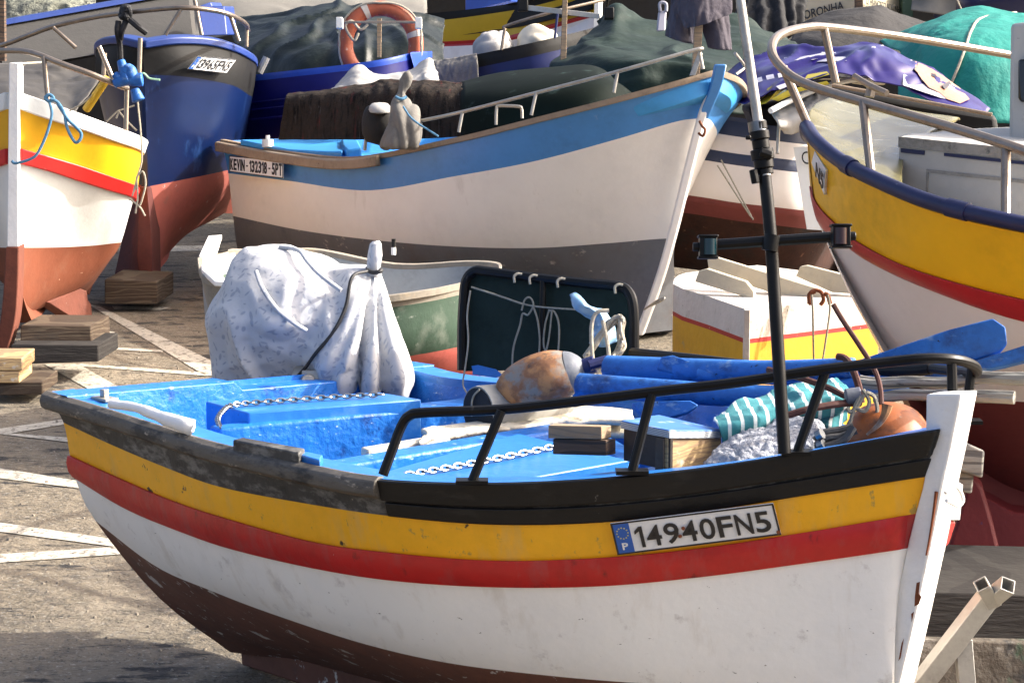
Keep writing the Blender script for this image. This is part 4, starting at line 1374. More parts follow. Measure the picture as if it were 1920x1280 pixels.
GB = 'fishing boats drawn up on the hard'
# ================================================================== left yellow boat
P0 = hzn(W(24, 180, 15.5))
axl = V((-.05, .999, 0)).normalized()
lb = thing('fishing_boat', V((P0.x + .3, P0.y + 1.5, gz(17))), 'yellow, red and white boat at the left edge, bow on, with brown bottom', 'boat', GB)
lrows = [[(33, 176, 15.5), (90, 196, 15.2), (150, 217, 15.1), (215, 241, 15.2), (260, 258, 15.7), (274, 268, 16.6), (266, 275, 18), (240, 275, 19.2)],
         [(35, 205, 15.5), (92, 225, 15.22), (150, 243, 15.12), (212, 265, 15.22), (253, 279, 15.72), (266, 288, 16.6), (260, 293, 18), (235, 292, 19)],
         [(35, 278, 15.52), (92, 294, 15.3), (148, 311, 15.25), (205, 331, 15.35), (250, 347, 15.8), (258, 356, 16.6), (252, 360, 18), (230, 355, 19)],
         [(35, 307, 15.53), (92, 322, 15.33), (146, 340, 15.3), (200, 357, 15.4), (244, 370, 15.85), (249, 378, 16.6), (245, 380, 18), (225, 378, 19)],
         [(34, 464, 15.6), (80, 464, 15.65), (130, 463, 15.7), (180, 460, 15.8), (222, 455, 16.1), (226, 456, 16.7), (222, 456, 18), (205, 455, 19)],
         [(33, 558, 15.75), (75, 560, 15.9), (120, 550, 16.0), (165, 528, 16.1), (201, 492, 16.3), (205, 490, 16.9), (198, 490, 18), (188, 490, 19)],
         [(30, 605, 15.9), (60, 590, 16.1), (90, 572, 16.4), (125, 560, 16.8), (150, 555, 17.2), (160, 552, 17.6), (165, 552, 18.2), (168, 552, 18.8)]]
lrows = [[(x, y, d + o) for (x, y, d), o in zip(r, (0, .35, .6, .75, .7, .6, .3, .2))] for r in lrows]
R, fine_l, nl, mrl = open_hull(lb, lrows, P0, axl, ['lb_white', 'lb_yellow', 'lb_red', 'lb_white', 'lb_brown', 'lb_brown'], inner_m='bb_black', depth=.12, inset=.08, floor=.6)
rings = []
for a, b in zip(R[0][:38], R[1][:38]):
    o = V((.75, -.66, 0)) * .03
    rings.append([a - o * .8 + V((0, 0, .012)), a + o + V((0, 0, .012)), b + o, b - o * .5])
MB().rings(rings).rings([[mrl(x) for x in r] for r in rings]).build('gunwale', 'lb_white', lb, bevel=.006)
rings = []
for a, b in zip(R[2][:37], R[3][:37]):
    o = V((.75, -.66, 0)) * .035
    rings.append([a - o * .5, a + o, b + o, b - o * .5])
MB().rings(rings).rings([[mrl(x) for x in r] for r in rings]).build('rubbing_strake', 'lb_red', lb, bevel=.008)
A = cr([W(17, 118, 15.42), W(15, 300, 15.43), W(13, 463, 15.45)], 10)
B = cr([W(35, 118, 15.42), W(34, 300, 15.43), W(34, 463, 15.45)], 10)
MB().rings([[a, b, b + axl * .2, a + axl * .2] for a, b in zip(A, B)]).build('stem_post', 'stem_white', lb, bevel=.006)
A = cr([W(11, 463, 15.44), W(4, 570, 15.46), W(-10, 668, 15.5)], 10)
B = cr([W(35, 463, 15.44), W(30, 590, 15.46), W(10, 668, 15.5)], 10)
MB().rings([[a, b, b + axl * .25, a + axl * .25] for a, b in zip(A, B)]).build('stem_foot', 'keel_brown', lb, bevel=.008)
MB().prism([W(90, 566, 16.4), W(150, 540, 16.9), (W(163, 545, 17.0)), W(166, 562, 17.0), W(172, 570, 17.0), W(174, 596, 17.0), W(160, 606, 16.9), W(140, 596, 16.8)], 0, down=V((-.12, .03, 0))).build('skeg', 'keel_brown', lb, bevel=.01)
pipe('bow_rail', [(-60, 92, 15.6), (-5, 95, 15.4), (42, 96, 15.25), (75, 104, 15.15), (110, 118, 15.1), (170, 139, 15.1), (222, 160, 15.2), (238, 166, 15.3)], .021, 'steel_pipe', lb)
for x0, y0, x1, y1, d in ((82, 106, 90, 190, 15.12), (238, 162, 236, 244, 15.3), (186, 88, 212, 150, 15.3), (196, 100, 194, 148, 15.6), (263, 72, 261, 138, 15.6)):
    pipe('rail_post', [(x0, y0, d), (x1, y1, d)], .017, 'steel_pipe', lb)
pipe('forestay_wire', [(34, 120, 15.5), (80, 117, 15.9)], .008, 'rope_white', lb)
pipe('rail_brace', [(200, 148, 15.4), (162, 205, 15.6)], .03, 'far_yellow', lb)
tg = [[(-40, 122, 17.2), (40, 119, 17.1), (100, 119, 17.0), (132, 132, 16.9), (192, 146, 16.6)],
      [(-40, 150, 16.6), (40, 150, 16.5), (100, 152, 16.4), (140, 158, 16.3), (186, 152, 16.2)],
      [(-40, 190, 16.0), (40, 184, 15.75), (90, 202, 15.5), (130, 214, 15.45), (160, 190, 15.7)]]
tg = [[(x, y, d + .65) for x, y, d in r] for r in tg]
trows = sheet(PX(tg), 30, 40, .025, 5, seed=1)
tag(MB().grid(trows).build('grey_tarp', 'tarp_grey', smooth=80, solid=.01), 'grey tarpaulin stretched over the bow of the yellow boat at left', 'tarpaulin', 'tarpaulins')
# blue cord with loop
bc = MB()
bc.tube([W(x, y, 15.0) for x, y in ((92, 188), (97, 215), (88, 250), (72, 285), (58, 298), (30, 306), (22, 302))], .010, 8, n=50)
bc.tube([W(x, y, 14.95) for x, y in ((94, 186), (108, 192), (120, 212), (126, 240), (140, 266), (150, 262), (152, 250), (140, 236), (128, 225), (108, 195))], .011, 8, n=60)
bc.tube([W(x, y, 15.0) for x, y in ((84, 184), (92, 178), (100, 184), (92, 190), (84, 184))], .013, 8, n=20)
tag(bc.build('blue_rope', 'rope_blue'), 'loop of blue rope hanging from the rail over the yellow bow', 'rope')
wc = MB()
for pts in ([(258, 190), (264, 250), (266, 300), (258, 330), (248, 368)], [(258, 330), (268, 322), (273, 345), (266, 375), (262, 385)], [(256, 332), (258, 370), (254, 400)], [(242, 372), (262, 388), (272, 405)], [(257, 330), (255, 350), (250, 362)],
            [(130, 208), (160, 190), (200, 150)], [(200, 228), (222, 208), (218, 222)], [(222, 208), (236, 225), (256, 245)], [(222, 208), (252, 198)]):
    wc.tube([W(x, y, 15.5) for x, y in pts], .007, 6, n=24)
tag(wc.build('pale_cord', 'rope_white'), 'pale cords tied at the corner of the yellow boat', 'cord')
tag(MB().tube([W(x, y, 15.4) for x, y in ((258, 140), (270, 138), (280, 147), (300, 150))], .008, 6, n=20).build('twine', 'rope_green'), 'thin pale green cord end by the blue grapnel', 'cord')
ba = thing('blue_grapnel', W(235, 165, 15.2), 'blue plastic coated folded grapnel tied on the corner rail of the yellow boat', 'anchor')
for pts, r in (([(226, 112), (232, 132), (238, 150)], [.028, .05]), ([(212, 158), (228, 152), (242, 146)], [.03, .055]), ([(240, 150), (256, 150), (268, 149)], [.045, .05]), ([(232, 138), (242, 130), (248, 150)], [.045, .05]), ([(252, 166), (256, 178), (260, 190)], [.03, .05]), ([(214, 138), (222, 146), (236, 152)], [.025, .04])):
    MB().tube([W(x, y, 15.15) for x, y in pts], r, 12, n=10).build('fluke', 'b2_rim' if False else 'oar_blue', ba, sub=1)
block('timber_block', [(38, 648), (172, 646), (170, 611), (38, 610)], [15.5, 15.5, 15.55, 15.55], V((.05, .45, .02)), 'timber_block', 'dark block under the keel of the yellow boat at left, upper one')
block('timber_block', [(20, 683), (185, 678), (184, 647), (20, 646)], [15.3, 15.3, 15.35, 15.35], V((.05, .5, .02)), 'timber_black', 'black long block under the upper block of the yellow boat')
block('timber_block', [(-30, 742), (80, 740), (80, 716), (-30, 716)], [14.6, 14.6, 14.62, 14.62], V((.02, .4, .02)), 'timber_block', 'lowest sunlit plank of the small timber pile at left edge')
block('timber_block', [(-30, 718), (37, 718), (37, 696), (-30, 696)], [14.6, 14.6, 14.62, 14.62], V((.02, .3, .02)), 'wood_pale', 'middle pale plank of the small timber pile at left edge')
block('timber_block', [(-30, 695), (42, 695), (42, 670), (-30, 670)], [14.62, 14.62, 14.64, 14.64], V((.02, .3, .02)), 'wood_pale', 'topmost pale plank of the small timber pile at left edge')

# ================================================================== blue boat 13965FN5
P0 = hzn(W(270, 88, 19.0))
axb = V((.10, .995, 0)).normalized()
bb = thing('fishing_boat', V((P0.x, P0.y + 2, gz(20))), 'tall blue boat with black bulwark, pink red bottom and number 13965FN5', 'boat', GB)
brows = [[(270, 88, 18.95), (330, 80, 19.1), (390, 82, 19.35), (440, 94, 19.65), (474, 112, 20.1), (482, 122, 20.9), (476, 118, 22.5)],
         [(268, 140, 19.0), (335, 143, 19.12), (392, 151, 19.37), (440, 162, 19.67), (466, 178, 20.1), (474, 182, 20.9), (468, 180, 22.5)],
         [(266, 352, 19.1), (308, 344, 19.25), (348, 336, 19.45), (392, 327, 19.7), (432, 318, 20.1), (448, 314, 20.9), (440, 314, 22.5)],
         [(276, 450, 19.2), (300, 432, 19.35), (335, 412, 19.6), (380, 388, 19.9), (425, 362, 20.3), (440, 350, 21), (435, 350, 22.5)],
         [(290, 522, 19.3), (294, 512, 19.5), (312, 480, 19.9), (350, 440, 20.2), (400, 412, 20.6), (420, 400, 21.2), (425, 400, 22.5)]]
R, fine_b, nb_, mrb = open_hull(bb, brows, P0, axb, ['bb_black', 'bb_blue', 'bb_pink', 'bb_pink'], N=40)
rings = []
for a in R[0]:
    o = V((a.x - P0.x - .0, 0, 0))
    o = V((.4, -.9, 0))
    rings.append([a + o * .03 + V((0, 0, .05)), a - o * .14 + V((0, 0, .07)), a - o * .14, a + o * .03 - V((0, 0, .02))])
MB().rings(rings).rings([[mrb(x) for x in r] for r in rings]).build('gunwale', 'bb_rim', bb, bevel=.015)
MB().grid([[p + V((0, .1, .03)) for p in R[0]], [mrb(p) + V((0, .1, .03)) for p in R[0]]]).build('deck', 'bb_grey', bb)
# stem / forefoot, shade of the fore face put into the dark red
MB().prism([W(262, 350, 19.05), W(276, 352, 19.0), W(284, 440, 19.0), W(286, 530, 19.0), W(262, 538, 19.0), W(256, 480, 19.05)], 0, down=V((.02, .35, 0))).build('stem', 'bb_stem_shaded', bb, bevel=.01)
MB().prism([W(214, 520, 19.3), W(255, 330, 19.5), W(270, 350, 19.05), W(262, 538, 19.05), W(238, 520, 19.2)], 0, down=V((.03, .2, 0))).build('keel', 'bb_stem_shaded', bb, bevel=.01)
q = [W(352, 130, 19.05), W(425, 138, 19.42), W(444, 112, 19.5), W(371, 106, 19.1)]
plate('number_plate', q, '13965FN5', bb, tbox=(.12, .965, .14, .84), bold=.02)
cab = MB().prism([W(4, 46, 20.4), W(352, -14, 21.2), W(362, 74, 20.6), W(270, 88, 20.2), W(120, 112, 19.8), W(4, 140, 19.6)], 0, down=V((0, .25, .02))).build('sloping_cabin_top', 'bb_grey', bb)
MB().prism([W(4, 38, 20.35), W(352, -22, 21.15), W(352, -14, 21.13), W(4, 48, 20.33)], 0, down=V((0, .3, .02))).build('cabin_edge', 'bb_rim', bb)
MB().prism([W(372, 12, 20.2), W(395, 4, 20.3), W(398, 12, 20.3), W(420, 12, 20.3), W(426, 66, 20.2), W(380, 68, 20.1)], 0, down=V((.05, .35, 0))).build('winch_box', 'bb_rim', bb, bevel=.01)
pipe('bow_rail', [(-20, 90, 19.4), (8, 84, 19.3), (50, 68, 19.2), (100, 50, 19.0), (170, 34, 18.9), (240, 24, 18.7), (335, 15, 18.5), (400, 20, 18.6), (435, 30, 18.8), (460, 45, 19.3), (465, 58, 19.8)], .022, 'steel_pipe', bb)
for x0, y0, x1, y1, d in ((100, 52, 142, 90, 18.95), (340, 17, 310, 66, 18.5), (432, 30, 448, 78, 18.8), (364, -5, 378, 66, 20), (463, 55, 462, 88, 19.6)):
    pipe('rail_post', [(x0, y0, d), (x1, y1, d)], .018, 'steel_pipe', bb)
mb = MB()
rr = random.Random(3)
for k in range(7):
    a = rr.uniform(0, 6)
    mb.tube([W(234 + rr.uniform(-9, 9), 26 + rr.uniform(-14, 12), 18.6 + rr.uniform(-.05, .05)) for _ in range(6)], .022, 8, n=30)
mb.tube([W(240, 34, 18.6), (W(258, 50, 18.55)), W(274, 62, 18.6)], .028, 8, n=12)
mb.tube([W(222, 40, 18.6), W(220, 60, 18.6), W(224, 80, 18.7), W(226, 112, 18.75)], .026, 8, n=20)
mb.tube([W(236, 40, 18.6), W(228, 60, 18.6), W(226, 74, 18.7)], .026, 8, n=20)
tag(mb.build('black_rope', 'rope_black'), 'knotted thick black rope on the rail of the tall blue boat', 'rope')
block('timber_block', [(196, 570), (294, 570), (294, 528), (196, 524)], [18.4, 18.4, 18.45, 18.45], V((.05, .6, .02)), 'timber_block', 'big block under the keel of the tall blue boat')

# ================================================================== white and blue boat KEVIN
P0 = hzn(W(1345, 132, 16.32))
axk = V((.62, -.785, 0)).normalized()
kv = thing('fishing_boat', V((P0.x - 1.3, P0.y + 1.6, gz(18))), 'white boat with light blue topsides and grey bottom in the middle', 'boat', GB)
krows = [[(416, 264, 19.6), (540, 286, 18.8), (670, 296, 18.0), (850, 262, 17.1), (1000, 225, 16.55), (1150, 187, 16.25), (1270, 155, 16.2), (1345, 133, 16.32)],
         [(428, 325, 19.62), (540, 339, 18.85), (690, 357, 18.0), (850, 331, 17.2), (1000, 303, 16.75), (1150, 263, 16.5), (1265, 229, 16.46), (1312, 222, 16.5)],
         [(437, 405, 19.65), (560, 431, 18.9), (700, 450, 18.1), (850, 462, 17.5), (1000, 465, 17.2), (1140, 456, 17.0), (1220, 449, 16.9), (1257, 447, 16.85)],
         [(446, 470, 19.8), (570, 500, 19.2), (705, 530, 18.5), (850, 550, 18.1), (1000, 560, 17.75), (1120, 555, 17.35), (1190, 545, 17.08), (1228, 540, 16.92)],
         [(470, 540, 20.3), (590, 580, 19.8), (710, 610, 19.2), (850, 640, 18.9), (1000, 660, 18.2), (1100, 660, 17.6), (1160, 650, 17.25), (1196, 626, 17.0)]]
R, fine_k, nk, mrk = open_hull(kv, krows, P0, axk, ['kevin_blue', 'kevin_white', 'kevin_grey', 'kevin_grey'], N=56, inner_m='kevin_in', depth=.14, inset=.08, floor=.70, cap='cap_wood', capw_=.04)
MB().rings([[a + V((-.03, -.03, .0)), a + V((.03, -.03, 0)), a + V((.05, .05, 0)), a + V((-.03, .05, 0))] for a in
            cr([W(1352, 122, 16.2), W(1340, 165, 16.3), W(1314, 224, 16.42), W(1258, 447, 16.68), W(1230, 540, 16.78), W(1197, 628, 16.88)], 30)]).build('stem_post', ['kevin_white'], kv, bevel=.01)
MB().rings([[a + V((-.035, -.03, .0)), a + V((.045, -.03, 0)), a + V((.05, .05, 0)), a + V((-.04, .05, 0))] for a in
            cr([W(1350, 121, 16.19), W(1340, 165, 16.29), W(1316, 222, 16.43)], 10)]).build('stem_head', 'kevin_blue', kv, bevel=.01)
stern_r = R[0][:19]
rings = [[p + V((-.03, -.02, .0)), p + V((-.06, -.06, -.01)), p + V((-.06, -.06, -.09)), p + V((-.02, -.02, -.09))] for p in stern_r]
MB().rings(rings).build('rubbing_rail', 'cap_wood', kv, bevel=.01)
pipe('bow_eye', [(1312, 228, 16.3), (1316, 236, 16.25), (1322, 244, 16.22), (1318, 255, 16.22), (1310, 250, 16.25)], .010, 'rust', kv)
pipe('lower_eye', [(1208, 580, 16.6), (1230, 565, 16.5), (1245, 558, 16.45), (1240, 564, 16.45), (1215, 575, 16.6)], .008, 'galvanised', kv)
q = [W(430, 322, 19.38), W(531, 335, 18.72), W(531, 302, 18.74), W(430, 292, 19.4)]
plate('name_plate', q, 'KEVIN - 132318 - 5PT', kv, eu=False, tbox=(.02, .985, .14, .84), bold=.03)
t_ = [W(470, 262, 19.2), W(640, 262, 19.6), W(678, 266, 18.9), W(676, 288, 18.2), W(600, 282, 18.5)]
MB().prism([W(450, 262, 19.3), W(640, 259, 19.8), W(662, 262, 19.3), (W(640, 285, 18.3)), W(540, 280, 18.8)], .05).build('stern_deck', 'kevin_in', kv, bevel=.01)
MB().prism([W(640, 259, 19.2), W(672, 262, 18.9), W(678, 276, 18.3), W(650, 282, 18.3), W(640, 272, 18.6)], .12).build('stern_knee', 'kevin_in', kv, bevel=.02)
MB().tube([W(502, 276, 19.0), W(502, 262, 19.0)], .05, 12).tube([W(502, 264, 19.0), W(502, 254, 19.0)], .018, 10).build('mooring_bitt', 'lb_white', kv)
pipe('side_rail', [(684, 282, 17.6), (686, 262, 17.6), (690, 247, 17.6), (720, 240, 17.5), (793, 226, 17.2), (867, 210, 16.9), (1007, 174, 16.4), (1157, 135, 16.1), (1303, 94, 16.1), (1312, 96, 16.15)], .014, 'galvanised', kv)
for x0, y0, x1, y1, d in ((860, 248, 867, 210, 16.9), (996, 216, 1005, 175, 16.4), (1151, 174, 1158, 135, 16.1), (1318, 130, 1311, 95, 16.15)):
    pipe('rail_post', [(x0, y0, d), (x1, y1, d)], .013, 'galvanised', kv)
pipe('grab_hoop', [(930, 234, 16.7), (931, 205, 16.7), (936, 199, 16.7), (972, 200, 16.6), (978, 206, 16.6), (979, 222, 16.6)], .012, 'galvanised', kv, seg=8)
pipe('wheel_strop', [(1378, 100, 16.5), (1395, 125, 16.7), (1380, 140, 16.6)], .012, 'galvanised', kv)
# dark green upturned boat lying in it
ub = [[(864, 158, 18.6), (940, 140, 18.4), (1040, 130, 18.3), (1100, 126, 18.2), (1135, 138, 18.3), (1150, 160, 18.6)],
      [(866, 170, 18.0), (940, 158, 17.8), (1040, 146, 17.6), (1110, 140, 17.6), (1145, 152, 17.8), (1168, 168, 18.2)],
      [(866, 200, 17.7), (940, 190, 17.4), (1040, 176, 17.2), (1120, 165, 17.2), (1160, 165, 17.5), (1180, 176, 18.0)],
      [(868, 262, 17.6), (940, 250, 17.3), (1040, 230, 17.05), (1120, 205, 17.0), (1165, 190, 17.3), (1185, 184, 18.0)]]
tag(MB().grid(sheet(PX(ub), 24, 40)).build('upturned_hull', mat('hull_green', C('#0e1d15', .5), .75, .25, 3, .3, 12, spec=.1, chips=[((.05, .08, .07), 5, .6, one, .2)]), solid=.04), 'dark green glossy upturned hull lying inside the light blue topped boat', 'hull')
ncl = [[(540, 176, 19.2), (600, 170, 19.0), (690, 158, 18.8), (720, 151, 18.7), (800, 152, 18.5), (866, 156, 18.3)],
       [(536, 186, 18.9), (600, 182, 18.7), (690, 176, 18.4), (740, 172, 18.2), (800, 172, 18.0), (868, 176, 17.9)],
       [(530, 230, 18.9), (600, 230, 18.6), (690, 228, 18.3), (740, 224, 18.1), (800, 222, 17.9), (868, 222, 17.75)],
       [(522, 262, 18.9), (600, 262, 18.6), (690, 262, 18.3), (740, 262, 18.1), (800, 260, 17.9), (870, 256, 17.75)]]
nrows = sheet(PX(ncl), 40, 160, .013, 4, aniso=(1.6, 1.6, .2), seed=3, rip=(.55, 62, .35))
tag(MB().grid(nrows).build('net_heap', 'net_red', smooth=80, solid=.01), 'dark brown netting with reddish folds draped over the light blue topped boat', 'net')
kc = thing('small_outboard', W(750, 275, 17.2), 'small outboard wrapped in grey cloth tied with cord in the middle boat', 'outboard motor')
blob([(196, 690, 722, 17.5), (205, 682, 745, 17.5), (230, 676, 750, 17.5), (275, 680, 750, 17.5)], [.06, .12, .14, .12], 24).build('cowl', 'cloth_dark', kc, sub=1)
blob([(192, 700, 724, 17.45), (197, 692, 732, 17.42), (215, 688, 738, 17.36)], [.05, .10, .1], 24).build('cowl_top', 'cloth_white', kc, sub=1)
blob([(136, 754, 764, 17.2), (146, 749, 769, 17.2), (165, 748, 764, 17.2), (178, 746, 760, 17.2), (200, 733, 782, 17.2), (230, 726, 792, 17.2), (262, 716, 790, 17.2), (276, 714, 786, 17.2)], [.02, .04, .04, .035, .10, .14, .14, .13], 36).build(
    'cover', 'cloth_grey', kc, remesh=.016, disp=lambda p: (abs(noise.noise(V((p.x * 11, p.y * 8, p.z * 3)))) - .2) * .06, smooth=70)
pipe('tie_cord', [(742, 182, 17.13), (752, 186, 17.12), (762, 182, 17.14)], .012, 'rope_blue', kc, n=12)
pipe('tie_cord', [(756, 200, 17.05), (775, 225, 17.0), (822, 256, 16.95)], .008, 'rope_blue', kc, n=12)
# white cloth on the next boat
wc_ = [[(622, 170, 19.9), (660, 130, 19.9), (680, 122, 19.9), (705, 140, 19.9), (760, 138, 19.9), (800, 110, 19.9), (812, 112, 19.9)],
       [(618, 172, 19.6), (660, 150, 19.5), (690, 148, 19.5), (720, 152, 19.5), (770, 150, 19.5), (802, 135, 19.5), (818, 140, 19.6)],
       [(615, 178, 19.4), (660, 176, 19.3), (690, 176, 19.3), (720, 170, 19.3), (770, 164, 19.3), (805, 160, 19.3), (822, 162, 19.4)]]
tag(MB().grid(sheet(PX(wc_), 30, 60, .02, 8, seed=8)).build('white_cloth', 'cloth_white', smooth=80, solid=.008), 'crumpled white cloth over the gunwale of the royal blue boat', 'cloth')

# ================================================================== right yellow boat
P0 = hzn(W(1512, 240, 10.85))
axr = V((1, -.06, 0)).normalized()
rb_ = thing('fishing_boat', V((P0.x + 1.5, P0.y, gz(10.5))), 'big yellow boat at the right with a blue gunwale, red band and steel bow rail', 'boat', GB)
rrows = [[(1512, 238, 10.85), (1530, 264, 10.6), (1575, 301, 10.35), (1640, 336, 10.1), (1750, 380, 9.8), (1900, 416, 9.55), (2080, 445, 9.4), (2300, 470, 9.4)],
         [(1519, 348, 10.95), (1533, 382, 10.78), (1566, 418, 10.58), (1620, 460, 10.38), (1720, 507, 10.1), (1900, 557, 9.8), (2080, 590, 9.6), (2300, 610, 9.5)],
         [(1533, 412, 10.97), (1545, 430, 10.85), (1578, 452, 10.68), (1625, 487, 10.48), (1725, 535, 10.2), (1900, 597, 9.9), (2080, 630, 9.7), (2300, 650, 9.6)],
         [(1590, 545, 11.1), (1598, 555, 11.05), (1620, 575, 10.95), (1660, 600, 10.75), (1745, 635, 10.45), (1900, 680, 10.15), (2080, 700, 10.0), (2300, 710, 9.9)],
         [(1660, 675, 11.25), (1668, 690, 11.2), (1685, 705, 11.1), (1720, 725, 10.95), (1790, 742, 10.7), (1900, 752, 10.5), (2080, 760, 10.4), (2300, 770, 10.3)],
         [(1735, 850, 11.4), (1745, 860, 11.4), (1770, 870, 11.3), (1800, 890, 11.2), (1850, 905, 11.1), (1930, 915, 11.0), (2080, 925, 10.9), (2300, 930, 10.8)],
         [(1790, 930, 11.45), (1800, 940, 11.45), (1820, 950, 11.4), (1850, 965, 11.4), (1900, 985, 11.4), (1980, 1000, 11.3), (2100, 1005, 11.2), (2300, 1005, 11.1)]]
R, fine_r, nr2, mrr = open_hull(rb_, rrows, P0, axr, ['rb_yellow', 'rb_red', 'rb_white', 'rb_white', 'rb_bottom', 'rb_bottom'], N=56)
MB().tube([p + V((0, -.01, .0)) for p in R[0]], .036, 12).tube([mrr(p) for p in R[0]], .036, 12).build('gunwale_tube', 'rb_navy', rb_)
for k in (17, 33, 46):
    a, b = R[0][k], R[0][k + 2]
    MB().tube([a + V((0, -.01, 0)), b + V((0, -.01, 0))], .043, 12).build('gunwale_clamp', 'rb_navy', rb_)
rings = []
for i, (a, b) in enumerate(zip(R[1], R[2])):
    o = V((-.45, -.85, 0)) * .03
    rings.append([a + V((0, .02, 0)), a + o * .6, a.lerp(b, .3) + o, a.lerp(b, .75) + o, b + o * .6, b + V((0, .02, 0))])
MB().rings(rings).build('rubbing_strake', 'rb_red', rb_, bevel=.004)
MB().grid([[p + V((0, 0, -.04)) for p in R[0]], [mrr(p) + V((0, 0, -.04)) for p in R[0]]]).build('deck', 'rb_cabin', rb_)
od = [[(1512, 246, 10.9), (1545, 285, 10.52), (1580, 306, 10.38), (1640, 338, 10.15), (1690, 360, 10.02)],
      [(1514, 232, 11.1), (1560, 250, 11.0), (1600, 262, 10.9), (1650, 275, 10.8), (1700, 285, 10.7)],
      [(1517, 208, 11.3), (1560, 215, 11.5), (1610, 220, 11.6), (1680, 228, 11.6), (1760, 240, 11.4)],
      [(1530, 196, 11.8), (1565, 185, 12.2), (1620, 195, 12.4), (1690, 208, 12.5), (1800, 225, 12.4)]]
orow = sheet(PX(od), 30, 40, .012, 4, seed=9)
MB().grid(orow).build('foredeck_sheet', 'olive_ply', rb_, smooth=80, solid=.012)
A_ = [W(1686, 256, 10.5), W(1940, 282, 9.95), W(1940, 236, 12.0), W(1725, 246, 11.8)]
MB().prism(A_, .45).build('cabin_trunk', 'rb_cabin', rb_, bevel=.01)
n_ = V((A_[1] - A_[0]).cross(V((0, 0, 1)))).normalized()
n_ = n_ if n_.dot(CAM - A_[0]) > 0 else -n_
for (u0, u1, h0, h1, m_, nm) in ((.0, 1, .0, .05, 'grime', 'trunk_coaming'), (.22, 1, .14, .155, 'grime', 'panel_seam'), (.22, .235, .155, .45, 'grime', 'panel_seam'), (.02, .2, .055, .075, 'rb_navy', 'navy_strip'), (.35, 1, .055, .07, 'rb_navy', 'navy_strip')):
    p, q_ = A_[0].lerp(A_[1], u0), A_[0].lerp(A_[1], u1)
    MB().prism([x + n_ * .006 for x in (p - V((0, 0, h0)), q_ - V((0, 0, h0)), q_ - V((0, 0, h1)), p - V((0, 0, h1)))], 0, down=-n_ * .008).build(nm, m_, rb_, smooth=0)
MB().prism([W(1895, 45, 10.9), W(2120, 20, 10.6), W(2120, 410, 10.6), W(1890, 400, 10.9)], 0, down=V((.34, 1.0, 0))).build('wheelhouse', 'rb_cabin', rb_, bevel=.02)
MB().prism([W(1911, 112, 10.84), W(2080, 100, 10.6), W(2080, 190, 10.6), W(1915, 192, 10.84), W(1911, 184, 10.84)], 0, down=V((0, .03, 0))).build('window', 'glass_black', rb_, bevel=.01)
pipe('bow_rail', [(1960, 298, 9.65), (1900, 276, 9.75), (1800, 244, 10.0), (1640, 198, 10.35), (1545, 170, 10.6), (1490, 147, 10.75), (1459, 120, 10.85), (1447, 96, 10.95), (1453, 74, 11.1), (1475, 60, 11.4), (1510, 52, 11.7), (1545, 51, 11.9), (1640, 62, 12.3), (1760, 80, 12.7), (1910, 106, 13.1)], .0235, 'steel_pipe', rb_, n=140)
for x0, y0, x1, y1, d0, d1 in ((1468, 126, 1517, 240, 10.84, 10.86), (1545, 52, 1567, 156, 11.9, 11.9), (1618, 192, 1633, 322, 10.4, 10.15), (1886, 273, 1886, 412, 9.8, 9.58)):
    pipe('rail_post', [(x0, y0, d0), (x1, y1, d1)], .0215, 'steel_pipe', rb_)
q = [W(1528, 318, 10.62), W(1545, 362, 10.60), W(1546, 316, 10.55), W(1531, 280, 10.6)]
MB().prism([W(1521, 305, 10.72), W(1545, 366, 10.58), (W(1548, 318, 10.5)), W(1527, 283, 10.64)], 0, down=V((.02, .02, 0))).build('number_plate', 'plate_white', rb_, bevel=.003)
mb = text_mb('N5', [W(1530, 330, 10.62), W(1544, 358, 10.54), W(1545, 328, 10.5), W(1531, 304, 10.6)], bold=.02)
mb.build('lettering', 'ink', rb_, smooth=0)
pipe('anchor_stock', [(1602, 143, 11.0), (1630, 160, 10.9), (1663, 175, 10.8)], .016, 'steel_pipe', rb_)
pipe('anchor_stock', [(1635, 160, 10.95), (1630, 182, 10.95)], .025, 'steel_pipe', rb_)
MB().prism([W(x, y, 10.3) for x, y in ((1740, 1108), (1775, 1040), (1800, 960), (1822, 893), (1842, 915), (1862, 985), (1880, 1060), (1892, 1108))], 0, down=V((.03, .16, 0))).build('rudder', 'rb_keel', rb_, bevel=.015)
MB().prism([W(x, y, 10.7) for x, y in ((1845, 930), (1900, 960), (2100, 980), (2100, 1110), (1880, 1112))], 0, down=V((.03, .2, 0))).build('keel', 'rb_keel', rb_, bevel=.015)
block('timber_block', [(1650, 1196), (2050, 1206), (2050, 1118), (1650, 1108)], [9.0, 9.0, 9.05, 9.05], V((0, .8, .02)), 'timber_black', 'long black beam lying under the big yellow boat at right, on stone')
block('stone_block', [(1620, 1330), (2050, 1330), (2050, 1207), (1620, 1197)], [8.9, 8.9, 8.95, 8.95], V((0, .9, .02)), 'stone', 'rough mossy stone block under the black beam at lower right')
block('timber_block', [(1790, 880), (1842, 896), (1846, 845), (1795, 822)], [8.3, 8.3, 8.3, 8.3], V((.46, 2.2, -.42)), 'wood_grey', 'grey weathered beam end just right of the white stem, upper one')
block('timber_block', [(1780, 918), (1822, 925), (1826, 890), (1785, 878)], [8.35, 8.35, 8.35, 8.35], V((.46, 2.2, -.42)), 'wood_grey', 'grey weathered beam end just right of the white stem, lower one')

